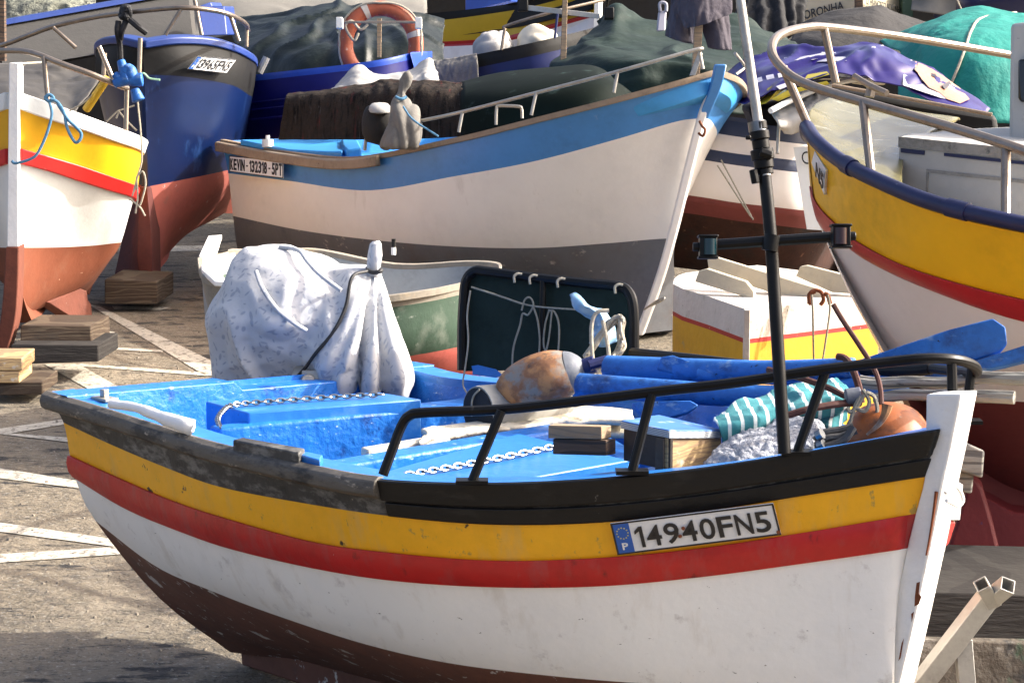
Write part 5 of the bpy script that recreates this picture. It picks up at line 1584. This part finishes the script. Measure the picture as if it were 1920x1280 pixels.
# ================================================================== white and navy boat behind
P0 = hzn(W(1592, 250, 18.5))
axn = V((1, .12, 0)).normalized()
nb2 = thing('fishing_boat', V((P0.x - 1, P0.y, gz(18.4))), 'white boat with navy stripes and rusty bottom, left of the big yellow boat', 'boat', GB)
def shift(r, dy, dd=0):
    return [(x, y + dy, d + dd) for x, y, d in r]
n0r = [(1130, 196, 17.6), (1290, 214, 17.3), (1380, 228, 17.2), (1450, 236, 17.2), (1520, 244, 17.4), (1590, 250, 18.3)]
nrw = [n0r, shift(n0r, 28), shift(n0r, 60, .02), shift(n0r, 82, .02), shift(n0r, 152, .1), shift(n0r, 186, .3), shift(n0r, 290, .9)]
open_hull(nb2, nrw, P0, axn, ['nb_navy', 'rb_white', 'nb_navy', 'rb_white', 'nb_boot', 'nb_rust'], N=30)
q = [W(1513, 430, 17.0), W(1548, 432, 17.0), W(1536, 274, 17.0), W(1488, 276, 17.0)]
ps = tag(MB().prism(q, 0, down=V((0, .012, 0))).build('paper_notice', 'lb_white'), 'tall white sheet marked C hanging at the bow of the navy striped boat', 'notice')
text_mb('C', [W(1504, 308, 16.98), W(1520, 308, 16.98), W(1518, 284, 16.98), W(1502, 284, 16.98)]).build('lettering', 'ink', ps, smooth=0)
pipe('boat_hook', [(1458, 288, 16.9), (1460, 240, 16.95), (1465, 230, 17.0), (1492, 226, 17.1)], .014, 'galvanised', nb2)
pipe('white_hose', [(1445, 208, 16.6), (1480, 190, 16.8), (1540, 165, 17), (1600, 150, 17.1), (1660, 152, 17.2)], .022, 'lb_white', nb2)
for pts in ([(1345, 310), (1400, 395), (1412, 410)], [(1352, 300), (1395, 380), (1412, 412)]):
    pipe('mooring_line', [(x, y, 17.0) for x, y in pts], .006, 'rope_grey', nb2)
bk = [[(1445, 205, 16.9), (1480, 190, 17), (1520, 180, 17), (1560, 185, 17)], [(1460, 235, 16.7), (1490, 225, 16.8), (1525, 218, 16.8), (1560, 215, 16.9)], [(1470, 250, 16.8), (1500, 245, 16.9), (1530, 240, 16.9), (1560, 235, 17)]]
tag(MB().grid(sheet(PX(bk), 20, 30, .04, 9)).build('white_cloth', 'cloth_white', smooth=80, solid=.01), 'white rag stuffed beside the bow of the navy striped boat', 'cloth')
# dark hollow hull behind the cover of banner
# purple banner
pg = [[(1338, 168, 18.2), (1400, 112, 18), (1460, 97, 17.9), (1560, 94, 17.7), (1640, 85, 17.6), (1700, 108, 17.5), (1760, 142, 17.3), (1855, 207, 17)],
      [(1350, 190, 17.5), (1405, 150, 17.3), (1460, 138, 17.2), (1560, 118, 17.1), (1640, 110, 17.1), (1695, 138, 17), (1748, 172, 16.9), (1850, 209, 16.8)],
      [(1395, 200, 16.9), (1425, 190, 16.8), (1470, 178, 16.8), (1560, 150, 16.8), (1640, 152, 16.8), (1690, 162, 16.8), (1740, 186, 16.8), (1845, 212, 16.7)]]
prow = sheet(PX(pg), 50, 120, .055, 2.6, seed=12)
bn = tag(MB().grid(prow).build('banner', 'banner_purple', smooth=80, solid=.008), 'crumpled purple printed banner with a portrait, spread over the boats by the steel rail', 'banner')
for pts, m_, nm in (([(1400, 158), (1470, 140), (1545, 132), (1560, 142), (1500, 160), (1440, 178), (1415, 196)], 'banner_dark', 'print_panel'),
                    ([(1418, 198), (1440, 165), (1480, 146), (1550, 134), (1556, 140), (1490, 155), (1455, 172), (1436, 194)], 'banner_yellow', 'print_swoosh'),
                    ([(1445, 186), (1480, 168), (1550, 152), (1556, 158), (1500, 172), (1460, 190)], 'banner_yellow', 'print_swoosh'),
                    ([(1470, 108), (1520, 104), (1560, 96), (1562, 104), (1525, 112), (1470, 114)], 'banner_white', 'print_stroke'),
                    ([(1532, 108), (1585, 106), (1588, 114), (1532, 116)], 'banner_white', 'print_stroke'),
                    ([(1540, 98), (1566, 94), (1568, 102), (1544, 106)], 'banner_white', 'print_stroke'),
                    ([(1634, 88), (1656, 84), (1660, 92), (1640, 94)], 'banner_white', 'print_stroke'),
                    ([(1415, 148), (1428, 144), (1430, 152), (1418, 156)], 'banner_white', 'print_stroke'), ([(1436, 142), (1450, 139), (1452, 147), (1438, 150)], 'banner_white', 'print_stroke'), ([(1458, 138), (1472, 135), (1474, 143), (1460, 146)], 'banner_white', 'print_stroke'),
                    ([(1455, 162), (1490, 150), (1500, 153), (1462, 168)], 'banner_white', 'print_stroke'),
                    ([(1708, 112), (1738, 130), (1790, 165), (1800, 190), (1765, 184), (1693, 160), (1694, 140)], 'print_grey', 'print_ground')):
    patch(nm, prow, pts, m_, bn, .025)
patch('portrait', prow, [(1716, 115), (1742, 126), (1768, 142), (1800, 165), (1818, 186), (1800, 194), (1776, 186), (1762, 174), (1742, 164), (1728, 148), (1716, 130)], 'print_skin', bn, .04)
patch('portrait_hair', prow, [(1711, 112), (1722, 116), (1719, 128), (1722, 138), (1714, 130)], 'print_hair', bn, .05)
for x, y in ((1733, 140), (1750, 141)):
    patch('portrait_eye', prow, [(x - 6, y - 4), (x + 4, y - 2), (x + 7, y + 3), (x - 3, y + 2)], 'print_hair', bn, .055)
patch('portrait_shade', prow, [(1766, 160), (1780, 152), (1784, 158), (1772, 168)], 'print_hair', bn, .055)
# boat wreck below banner: dark hull
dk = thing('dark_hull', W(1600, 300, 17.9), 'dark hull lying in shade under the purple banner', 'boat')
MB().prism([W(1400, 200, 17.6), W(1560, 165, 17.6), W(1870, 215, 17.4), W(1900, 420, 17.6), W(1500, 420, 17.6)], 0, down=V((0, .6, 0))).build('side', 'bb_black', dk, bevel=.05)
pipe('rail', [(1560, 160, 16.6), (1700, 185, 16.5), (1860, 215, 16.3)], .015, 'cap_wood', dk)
# teal tarp
tt = [[(1650, 78, 22.8), (1745, 43, 22.6), (1800, 22, 22.5), (1855, 17, 22.5), (1960, 30, 22.5)],
      [(1670, 92, 22.0), (1738, 56, 21.6), (1800, 46, 21.3), (1860, 42, 21.2), (1960, 50, 21.3)],
      [(1690, 108, 21.3), (1735, 95, 20.6), (1795, 90, 20.2), (1860, 88, 20.1), (1960, 92, 20.2)],
      [(1680, 225, 20.4), (1735, 228, 20.1), (1795, 230, 19.9), (1860, 230, 19.8), (1960, 230, 19.9)]]
trw = sheet(PX(tt), 50, 60, .035, 2.2, seed=21)
tl = tag(MB().grid(trw).build('teal_tarp', 'tarp_teal', smooth=80, solid=.01), 'bright teal tarpaulin over a boat at the upper right', 'tarpaulin', 'tarpaulins')
MB().tube([prox(trw, x, y, .04) for x, y in ((1905, 24), (1842, 34), (1822, 56), (1810, 90), (1795, 130), (1780, 165))], .014, 8, n=40).build('lashing', 'rope_white', tl)
# charcoal tent tarp
ct_ = [[(1500, 50, 24.5), (1560, 22, 24.2), (1620, 17, 24), (1655, 15, 24.2), (1700, 32, 24.6), (1760, 55, 25)],
       [(1480, 85, 23.2), (1550, 75, 22.8), (1620, 70, 22.8), (1665, 66, 23), (1720, 62, 23.6), (1780, 70, 24)],
       [(1470, 150, 22.6), (1550, 150, 22), (1620, 150, 22), (1680, 140, 22), (1740, 130, 22.6), (1790, 120, 23)]]
tag(MB().grid(sheet(PX(ct_), 40, 60, .05, 1.6, seed=31)).build('charcoal_tarp', 'tarp_charcoal', smooth=80, solid=.01), 'charcoal tarpaulin pitched like a low tent over a boat behind the purple banner', 'tarpaulin', 'tarpaulins')
# green tarp heap
gt = [[(1125, 40, 21.8), (1152, 8, 21.6), (1185, 20, 21.6), (1240, 42, 21.6), (1330, 34, 22), (1400, 36, 22), (1490, 78, 22)],
      [(1090, 75, 21.2), (1140, 62, 20.8), (1185, 68, 20.8), (1250, 72, 20.9), (1340, 66, 21), (1420, 68, 21), (1510, 96, 21.4)],
      [(1040, 108, 20.6), (1110, 105, 20.2), (1185, 105, 20), (1250, 104, 20), (1340, 104, 20), (1420, 108, 20.2), (1500, 122, 20.6)],
      [(1032, 128, 20.4), (1110, 128, 19.7), (1185, 126, 19.4), (1250, 130, 19.4), (1340, 130, 19.4), (1420, 135, 19.7), (1480, 145, 20.2)],
      [(1040, 180, 20.3), (1110, 200, 19.5), (1185, 210, 19.2), (1250, 215, 19.2), (1340, 215, 19.2), (1420, 215, 19.5), (1470, 200, 20)]]
tag(MB().grid(sheet(PX(gt), 90, 140, .09, 1.5, aniso=(.7, .7, 2.6), seed=41)).build('green_tarp', 'tarp_green', smooth=80, solid=.012), 'wrinkled dark green tarpaulin heaped behind the light blue bow', 'tarpaulin', 'tarpaulins')
# trousers drying on a pole
tp = thing('trousers', W(1310, 95, 18.8), 'grey tracksuit trousers hung to dry on a wooden post', 'trousers')
for nm, g_ in (('leg', [[(1262, -30, 18.9), (1280, -30, 18.85), (1310, -30, 18.9)], [(1256, 20, 18.9), (1278, 20, 18.8), (1305, 20, 18.9)], [(1248, 68, 18.9), (1275, 78, 18.8), (1304, 84, 18.9)]]),
               ('leg', [[(1310, -20, 18.85), (1335, -20, 18.75), (1362, -20, 18.85)], [(1315, 40, 18.85), (1340, 40, 18.75), (1364, 40, 18.85)], [(1328, 90, 18.85), (1350, 94, 18.78), (1371, 95, 18.85)]]),
               ('shorts', [[(1270, -30, 18.7), (1310, -30, 18.6), (1372, -30, 18.7)], [(1272, 20, 18.7), (1315, 20, 18.58), (1372, 10, 18.7)], [(1284, 54, 18.7), (1320, 46, 18.6), (1370, 26, 18.7)]])):
    MB().grid(sheet(PX(g_), 30, 40, .02, 8, aniso=(2.2, 2, .5), seed=len(nm))).build(nm, 'trousers', tp, smooth=80, solid=.012)
pst = thing('wooden_post', W(1310, 140, 18.7), 'pale wooden post with a foot brace carrying drying clothes by the light blue bow', 'post')
MB().prism([W(1304, 30, 18.75), W(1319, 30, 18.75), W(1312, 140, 18.75), (W(1297, 140, 18.75))], 0, down=V((0, .06, 0))).build('upright', 'wood_raw', pst, bevel=.004)
MB().prism([W(1310, 98, 18.6), W(1318, 100, 18.6), W(1304, 142, 18.6), (W(1293, 142, 18.6))], 0, down=V((0, .04, 0))).build('brace', 'galvanised', pst, bevel=.004)
bt = thing('plastic_bottle', W(1242, 60, 20.3), 'grey plastic bottle with handle standing on the green tarpaulin', 'bottle')
MB().prism([W(1235, 22, 20.3), W(1250, 20, 20.3), W(1248, 58, 20.2), (W(1231, 60, 20.2))], 0, down=V((0, .08, 0))).build('body', 'print_grey', bt, bevel=.015)
pipe('handle', [(1238, 22, 20.3), (1237, 8, 20.3), (1243, 5, 20.3), (1249, 9, 20.3), (1249, 22, 20.3)], .016, 'print_grey', bt)

# ================================================================== royal blue boat with lifebuoy
P0 = hzn(W(802, 100, 21.3))
ax2 = V((1, -.10, 0)).normalized()
b2 = thing('fishing_boat', V((P0.x - 1.4, P0.y, gz(21))), 'royal blue boat carrying the orange lifebuoy', 'boat', GB)
r0_ = [(380, 150, 21.2), (478, 140, 20.8), (560, 131, 20.5), (650, 121, 20.3), (720, 111, 20.3), (770, 100, 20.6), (802, 97, 21.25)]
open_hull(b2, [r0_, shift(r0_, 12), shift(r0_, 70, .05), shift(r0_, 150, .4), shift(r0_, 210, .9)], P0, ax2, ['b2_rim', 'b2_blue', 'b2_blue', 'b2_blue'], N=40, inner_m='b2_rim', depth=.3, inset=.08, floor=.9)
for dy in (52, 66, 84):
    MB().tube([W(x, y + dy, d - .02) for x, y, d in r0_[:-1]], .012, 6, n=40).build('lap_seam', 'b2_blue', b2)
pipe('stern_pin', [(486, 137, 20.6), (500, 108, 20.6)], .035, 'galvanised', b2)
MB().prism([W(768, 98, 20.5), W(800, 97, 20.9), W(806, 140, 21.0), W(782, 150, 20.6)], 0, down=V((0, .1, 0))).build('bow_board', 'b2_rim', b2, bevel=.02)
lfb = thing('lifebuoy', W(713, 118, 20.1), 'orange lifebuoy with white bands tied upright on the royal blue boat', 'lifebuoy')
cc = W(714, 84, 20.85)
Rm, rt_ = .335, .072
def lring(a):
    return cc + RT * (Rm * math.cos(a)) + UP * (Rm * 1.03 * math.sin(a)) + FW * (.02 * math.cos(a))
MB().tube([lring(2 * math.pi * k / 60) for k in range(60)], rt_, 20, closed=True).build('ring', 'lifebuoy_orange', lfb)
for a0 in (2.0, .28, -.95 + 6.28, 3.9):
    MB().tube([lring(a0 + .16 * (k / 8 - .5)) for k in range(9)], rt_ + .004, 20).build('band', 'tape_white', lfb)
gp = []
for k in range(81):
    a = 2 * math.pi * k / 80
    rr_ = Rm + .05 + .03 * abs(math.sin(2 * a))
    gp.append(cc + RT * rr_ * math.cos(a) + UP * rr_ * math.sin(a) - FW * (.075 - .03 * abs(math.sin(2 * a))))
MB().tube(gp, .011, 8, closed=True).build('grab_line', 'rope_white', lfb)
MB().tube([W(x, y, 20.72) for x, y in ((672, 62), (665, 76), (655, 66), (648, 48), (660, 40), (676, 56), (690, 46))], .013, 8, n=40).build('knot', 'rope_white', lfb)
lp = thing('wooden_post', W(710, 105, 20.4), 'short wooden post with white fittings behind the lifebuoy', 'post')
MB().prism([W(707, 35, 20.3), W(715, 35, 20.3), W(714, 108, 20.3), W(707, 108, 20.3)], 0, down=V((0, .05, 0))).build('upright', 'wood_raw', lp)
for x in (637, 785):
    MB().box(W(x, 44, 20.1), RT * .03, FW * .05, UP * .05).build('bracket', 'lb_white', lp, bevel=.005)
MB().tube([W(637, 42, 20.2), W(785, 42, 20.2)], .012, 8).build('cross_rod', 'steel_pipe', lp)

# ================================================================== navy boat with black gunwale
P0 = hzn(W(1150, 46, 23.6))
ax3 = V((1, -.05, 0)).normalized()
b3 = thing('fishing_boat', V((P0.x - 1.4, P0.y, gz(23))), 'navy boat with broad black gunwale carrying two white bundles', 'boat', GB)
r0_ = [(760, 124, 23.2), (820, 114, 22.8), (895, 102, 22.5), (1000, 80, 22.4), (1080, 61, 22.7), (1130, 48, 23.2), (1150, 44, 23.6)]
open_hull(b3, [r0_, shift(r0_, 25), shift(r0_, 80, .1), shift(r0_, 170, .7)], P0, ax3, ['bb_black', 'b3_navy', 'b3_navy'], N=40, inner_m='b3_navy', depth=.25, inset=.08, floor=.9)
pipe('side_rail', [(940, 94, 22.4), (946, 58, 22.4), (952, 48, 22.4), (1040, 22, 22.4), (1160, -6, 22.8)], .016, 'steel_pipe', b3)
pipe('rail_post', [(1046, 22, 22.4), (1040, 72, 22.4)], .014, 'b3_navy', b3)
pipe('rail_post', [(1140, -2, 22.7), (1132, 52, 22.9)], .014, 'bb_black', b3)
gw = [[(815, 116, 22.7), (850, 110, 22.55), (894, 101, 22.4)], [(817, 130, 22.5), (850, 126, 22.4), (896, 118, 22.3)], [(820, 160, 22.4), (855, 158, 22.35), (898, 150, 22.28)]]
tag(MB().grid(sheet(PX(gw), 20, 40, .012, 6, aniso=(3, 3, .4))).build('grey_cloth', 'cloth_grey', smooth=80, solid=.01), 'grey cloth hanging over the stern of the navy boat', 'cloth')
for (x0, x1, y0, y1, m_, lab) in ((884, 965, 58, 108, 'cloth_white', 'round bundle wrapped in white cloth on the navy boat'), (966, 1048, 52, 96, mat('cloth_cream', C('#d9d0ba', .85), .9, .08, 4, .3, 60), 'cream covered round bundle next to the white one on the navy boat')):
    xm, w_ = (x0 + x1) / 2, (x1 - x0) / 2
    mb = blob([(y0, xm - w_ * .3, xm + w_ * .35, 23), (lerp(y0, y1, .15), xm - w_ * .65, xm + w_ * .7, 23), (lerp(y0, y1, .45), xm - w_ * .9, xm + w_ * .95, 23), (y1 + 10, xm - w_, xm + w_, 23)], [.1, .2, .28, .3], 30)
    tag(mb.build('cloth_bundle', m_, remesh=.025, disp=lambda p: (abs(noise.noise(p * 6)) - .2) * .06, smooth=70), lab, 'bundle', 'cloth bundles')
ms = thing('rowing_mast', W(1060, 140, 20.6), 'pale wooden mast with an aluminium cross arm before the green tarpaulin', 'mast')
MB().prism([W(1056, -30, 20.4), W(1065, -30, 20.4), W(1061, 132, 20.4), (W(1050, 132, 20.4))], 0, down=V((0, .05, 0))).build('pole', 'wood_raw', ms, bevel=.004)
MB().prism([W(990, 10, 20.5), W(1125, 26, 20.5), W(1125, 36, 20.5), (W(990, 20, 20.5))], 0, down=V((0, .06, 0))).build('cross_arm', 'alu', ms, bevel=.004)
MB().box(W(980, 8, 20.5), RT * .05, FW * .05, UP * .07).build('lamp', 'bb_black', ms, bevel=.01)
MB().box(W(1142, 26, 20.5), RT * .045, FW * .05, UP * .055).build('lamp', 'bb_black', ms, bevel=.01)

# ================================================================== far yellow boat
P0 = hzn(W(1120, 0, 25.4))
ax4 = V((.72, -.69, 0)).normalized()
b4 = thing('fishing_boat', V((P0.x - 1.5, P0.y + 1.5, gz(27))), 'farthest yellow boat with black gunwale and thin red line at the top', 'boat', GB)
r4 = [[(785, 24, 28.5), (860, 26, 27.4), (960, 6, 26.3), (1040, -14, 25.7), (1095, -28, 25.4), (1120, -34, 25.4)],
      [(788, 42, 28.5), (860, 41, 27.4), (965, 20, 26.35), (1040, 2, 25.75), (1097, -14, 25.45), (1120, -18, 25.42)],
      [(792, 76, 28.5), (855, 79, 27.5), (940, 70, 26.5), (1035, 45, 25.9), (1098, 28, 25.55), (1118, 24, 25.45)],
      [(793, 84, 28.5), (855, 88, 27.5), (940, 80, 26.5), (1035, 54, 25.9), (1098, 36, 25.55), (1117, 32, 25.45)],
      [(800, 112, 28.6), (860, 120, 27.7), (940, 120, 26.8), (1030, 110, 26.2), (1090, 100, 25.8), (1112, 95, 25.5)],
      [(830, 200, 28.6), (870, 200, 28), (950, 200, 27.5), (1030, 200, 26.8), (1080, 190, 26.2), (1100, 185, 25.6)]]
open_hull(b4, r4, P0, ax4, ['bb_black', 'far_yellow', 'rb_red', 'rb_white', 'rb_white'], N=36, inner_m='bb_black', depth=.3, inset=.1, floor=.9)
MB().prism([W(872, -40, 27.4), W(965, -60, 26.8), W(958, 4, 26.8), W(872, 24, 27.4)], 0, down=V((.2, .8, 0))).build('cabin', 'b2_rim', b4, bevel=.02)
MB().prism([W(1116, -40, 25.3), W(1124, -40, 25.3), W(1120, 100, 25.35), W(1112, 100, 25.35)], 0, down=V((.05, .12, 0))).build('stem_post', 'lb_white', b4)
# dark tarp behind lifebuoy
dt = [[(430, 45, 26), (520, 24, 25.6), (600, 10, 25.4), (690, 14, 25.4), (780, 30, 25.8), (830, 45, 26)],
      [(440, 80, 24.8), (530, 62, 24.2), (610, 48, 24), (690, 50, 24), (780, 60, 24.3), (830, 75, 24.6)],
      [(460, 110, 23.9), (550, 100, 23.2), (630, 92, 23), (700, 88, 23), (780, 90, 23.2), (830, 100, 23.4)],
      [(450, 190, 23.6), (550, 190, 23), (630, 190, 22.8), (700, 180, 22.8), (780, 175, 22.9), (830, 170, 23)]]
tag(MB().grid(sheet(PX(dt), 80, 120, .09, 1.5, aniso=(1.5, 1.0, .7), seed=51)).build('dark_tarp', 'tarp_dark', smooth=80, solid=.012), 'shiny blackish green tarpaulin behind the lifebuoy', 'tarpaulin', 'tarpaulins')
cv = [[(290, -60, 29.5), (420, -70, 29.5), (560, -60, 29.5), (680, -50, 29.5), (800, -30, 29.5)], [(300, 0, 28.4), (420, -10, 28.2), (560, 0, 28.2), (680, 4, 28.2), (800, 10, 28.5)], [(300, 70, 27.5), (420, 70, 27.2), (560, 60, 27.2), (680, 50, 27.3), (800, 50, 27.8)]]
tag(MB().grid(sheet(PX(cv), 40, 60, .04, 1.4, aniso=(1.4, 1.4, .5), seed=61)).build('grey_canvas', 'canvas', smooth=80, solid=.012), 'pale grey canvas cover at the top left, beyond the dark tarpaulin', 'tarpaulin', 'tarpaulins')
np_ = [[(-30, -40, 27), (60, -50, 27), (120, -40, 27), (180, -20, 27)], [(-30, 0, 26), (60, -6, 25.8), (120, 0, 25.8), (180, 10, 26)], [(-30, 60, 25.4), (60, 50, 25.2), (120, 40, 25.3), (190, 40, 25.6)]]
tag(MB().grid(sheet(PX(np_), 40, 60, .06, 5, seed=71)).build('net_pile', 'net_pale', smooth=80, solid=.02), 'pale fishing net piled at the top left behind the grey cabin top', 'net')
MB_ = MB().prism([W(-2, -40, 19.6), W(7, -40, 19.6), W(9, 115, 19.5), W(-2, 115, 19.5)], 0, down=V((0, .08, 0)))
tag(MB_.build('dark_post', 'wood_dark'), 'dark upright post at the very left edge', 'post')

# ================================================================== top right background
nt_ = [[(1385, -40, 27), (1440, -40, 26.8), (1480, -40, 26.8), (1512, -40, 27)], [(1380, 10, 26.6), (1440, 10, 26.4), (1480, 10, 26.4), (1508, 10, 26.6)], [(1370, 70, 26.2), (1440, 70, 26), (1480, 70, 26), (1506, 66, 26.2)]]
tag(MB().grid(sheet(PX(nt_), 40, 80, .05, 3, aniso=(2.0, 2, .2), seed=81, rip=(.8, 30, .3))).build('black_net', 'net_black', smooth=80, solid=.02), 'black fishing net hanging beside the cream lettered boat', 'net')
cb = thing('fishing_boat', W(1590, 140, 28), 'cream boat with black lettering at the top right', 'boat', GB)
MB().prism([W(1380, -60, 28.4), W(1608, -60, 27.6), W(1606, 150, 27.6), (W(1380, 150, 28.4))], 0, down=V((.1, .8, 0))).build('hull_side', 'cream', cb, bevel=.02)
MB().prism([W(1617, -60, 27.5), W(1700, -60, 28.2), W(1684, 30, 28.1), W(1660, 160, 28), (W(1617, 160, 27.5))], 0, down=V((-.02, .8, 0))).build('hull_side', 'cream', cb, bevel=.02)
MB().prism([W(1606, -60, 27.45), W(1618, -60, 27.45), W(1618, 150, 27.45), W(1606, 150, 27.45)], 0, down=V((0, .2, 0))).build('stem_post', 'wood_dark', cb)
def lerpd(x): return lerp(28.4, 27.6, (x - 1380) / 228) - .03
q = [W(1400, 66, lerpd(1400)), W(1583, 18, lerpd(1583)), W(1581, 2, lerpd(1581)), W(1398, 48, lerpd(1398))]
text_mb('FRANCISCO NORONHA', q, bold=.02).build('lettering', 'ink', cb, smooth=0)
q = [W(1624, 9, 27.45), W(1690, 26, 28.0), W(1690, 14, 28.0), W(1625, -4, 27.45)]
text_mb('D. FRANCISCO NORONHA', q, bold=.01).build('lettering', 'ink', cb, smooth=0)
MB().prism([W(1690, -60, 27.9), W(1715, -60, 27.9), W(1712, 34, 27.9), W(1692, 30, 27.9)], 0, down=V((0, .5, 0))).build('green_edge', 'dinghy_green', cb, bevel=.01)
gc = [[(1708, -50, 26.6), (1750, -50, 26.5), (1792, -50, 26.6)], [(1710, 0, 26.6), (1750, 0, 26.5), (1792, 0, 26.6)], [(1708, 20, 26.5), (1750, 26, 26.4), (1790, 32, 26.5)]]
tag(MB().grid(sheet(PX(gc), 20, 30, .03, 3)).build('grey_cloth', 'canvas', smooth=80, solid=.01), 'pale grey cloth hanging at the top right left of the blue hull', 'cloth')
P0 = hzn(W(1960, 0, 27.6))
b5 = thing('fishing_boat', V((P0.x, P0.y, gz(27))), 'deep blue hull at the top right corner above the teal tarpaulin', 'boat', GB)
r0_ = [(1770, -40, 27.4), (1800, -46, 26.7), (1880, -60, 26.2), (2000, -76, 26.2)]
open_hull(b5, [r0_, shift(r0_, 40), shift(r0_, 66, .02), shift(r0_, 130, .5), shift(r0_, 200, 1)], P0, V((1, -.02, 0)), ['b3_navy', 'b3_navy', 'b3_navy', 'bb_black'], N=24)
pipe('mooring_line', [(1790, -10, 26), (1806, 26, 26), (1812, 40, 26)], .010, 'rope_white', b5)
# harbour wall closing the yard
tag(MB().prism([V((-30, 36, 6)), V((30, 36, 6)), V((30, 37, 6)), V((-30, 37, 6))], 7).build('harbour_wall', 'wall_dark', smooth=0), 'dark stone harbour wall closing the yard behind the boats', 'wall')

# ================================================================== white and yellow box boat
bx2 = thing('painted_float_box', G(1420, 600, .3), 'chunky white and yellow painted box hull with a red line and rusty boards on top', 'box hull')
top = [(1262, 532), (1264, 523), (1272, 516), (1288, 511), (1320, 507), (1420, 497), (1540, 512), (1650, 552), (1400, 580), (1330, 556), (1280, 541)]
tpz = [G(x, y, .80) for x, y in top]
ctr_ = sum(tpz, V((0, 0, 0))) / len(tpz)
lv = [(.80, 1), (.62, 1.0), (.595, 1.0), (.595, 1.0), (.30, .985), (-.08, .97)]
mb = MB()
zs = [.80, .625, .598, .30, -.12]
mi = [0, 1, 2, 2]
rgs = [[V((p.x, p.y, z)) for p in tpz] for z in zs]
mb.grid(rgs, mi, close_v=True)
mb.poly(rgs[0], 0)
mb.build('hull', ['box_white', 'box_red', 'box_yellow'], bx2, bevel=.012)
mb = MB().box((tpz[8] + V((0, 0, -.22))) + V((0, -.008, 0)), V((.018, 0, 0)), V((0, .018, 0)), V((0, 0, .22)))
mb.build('corner_post', 'box_white', bx2, bevel=.004)
for k, (pts, d) in enumerate((([(1326, 486), (1340, 482), (1530, 540), (1542, 552), (1540, 572), (1524, 573), (1330, 512)], (13.7, 13.3)), ([(1303, 528), (1310, 508), (1325, 504), (1398, 528), (1412, 545), (1414, 562)], (13.5, 13.3)), ([(1492, 518), (1500, 500), (1512, 498), (1600, 520), (1620, 552), (1560, 548)], (13.6, 13.3)))):
    x0, x1 = min(p[0] for p in pts), max(p[0] for p in pts)
    MB().prism([W(x, y, lerp(d[0], d[1], (x - x0) / (x1 - x0))) for x, y in pts], 0, down=V((.02, .05, 0))).build('top_board', 'board_rusty', bx2, bevel=.004)
pipe('lifting_ring', [(1520, 572, 12.95), (1518, 552, 12.95), (1528, 544, 12.95), (1540, 548, 12.95), (1544, 562, 12.95), (1538, 572, 12.95)], .012, 'rust', bx2)
for pts in ([(1522, 552), (1524, 590), (1526, 690)], [(1552, 552), (1556, 580), (1548, 640), (1540, 690)]):
    pipe('hanging_cord', [(x, y, 12.85) for x, y in pts], .006, 'rope_grey', bx2)
pipe('rope_bend', [(1518, 570, 12.88), (1518, 552, 12.88), (1528, 546, 12.88)], .014, 'rust', bx2)
pipe('rope_bend', [(1545, 550, 12.88), (1552, 554, 12.88), (1557, 570, 12.88)], .014, 'rust', bx2)
# ------------------------------------------------------------------ light and camera
cd = bpy.data.cameras.new('camera')
cam = bpy.data.objects.new('camera', cd)
COL.objects.link(cam)
cam.location = CAM
cam.rotation_euler = (math.pi / 2 - PIT, 0, 0)
cd.sensor_width = 36
cd.lens = F / 1920 * 36
cd.clip_end = 500
scene.camera = cam
EL, AZ = math.radians(32), V((.987, .15, 0)).normalized()
sv = V((AZ.x * math.cos(EL), AZ.y * math.cos(EL), math.sin(EL)))
sl = bpy.data.lights.new('sun', 'SUN')
sl.energy = 2.5
sl.angle = math.radians(.53)
sl.color = (1, .955, .88)
so = bpy.data.objects.new('sun', sl)
COL.objects.link(so)
so.rotation_euler = sv.to_track_quat('Z', 'Y').to_euler()
so.location = (20, 5, 25)
w = bpy.data.worlds.new('World')
scene.world = w
w.use_nodes = True
nt = w.node_tree
sky = nt.nodes.new('ShaderNodeTexSky')
sky.sky_type = 'NISHITA'
sky.sun_disc = False
sky.dust_density = 7.0
sky.ozone_density = .3
sky.air_density = .6
sky.sun_elevation = EL
sky.sun_rotation = math.atan2(AZ.x, AZ.y)
nt.links.new(sky.outputs[0], nt.nodes['Background'].inputs[0])
nt.nodes['Background'].inputs[1].default_value = .15
vs = scene.view_settings
vs.view_transform = 'Standard'
vs.look = 'None'
vs.exposure = 1.58
vs.gamma = 1
vs.use_curve_mapping = False
scene.cycles.max_bounces = 6
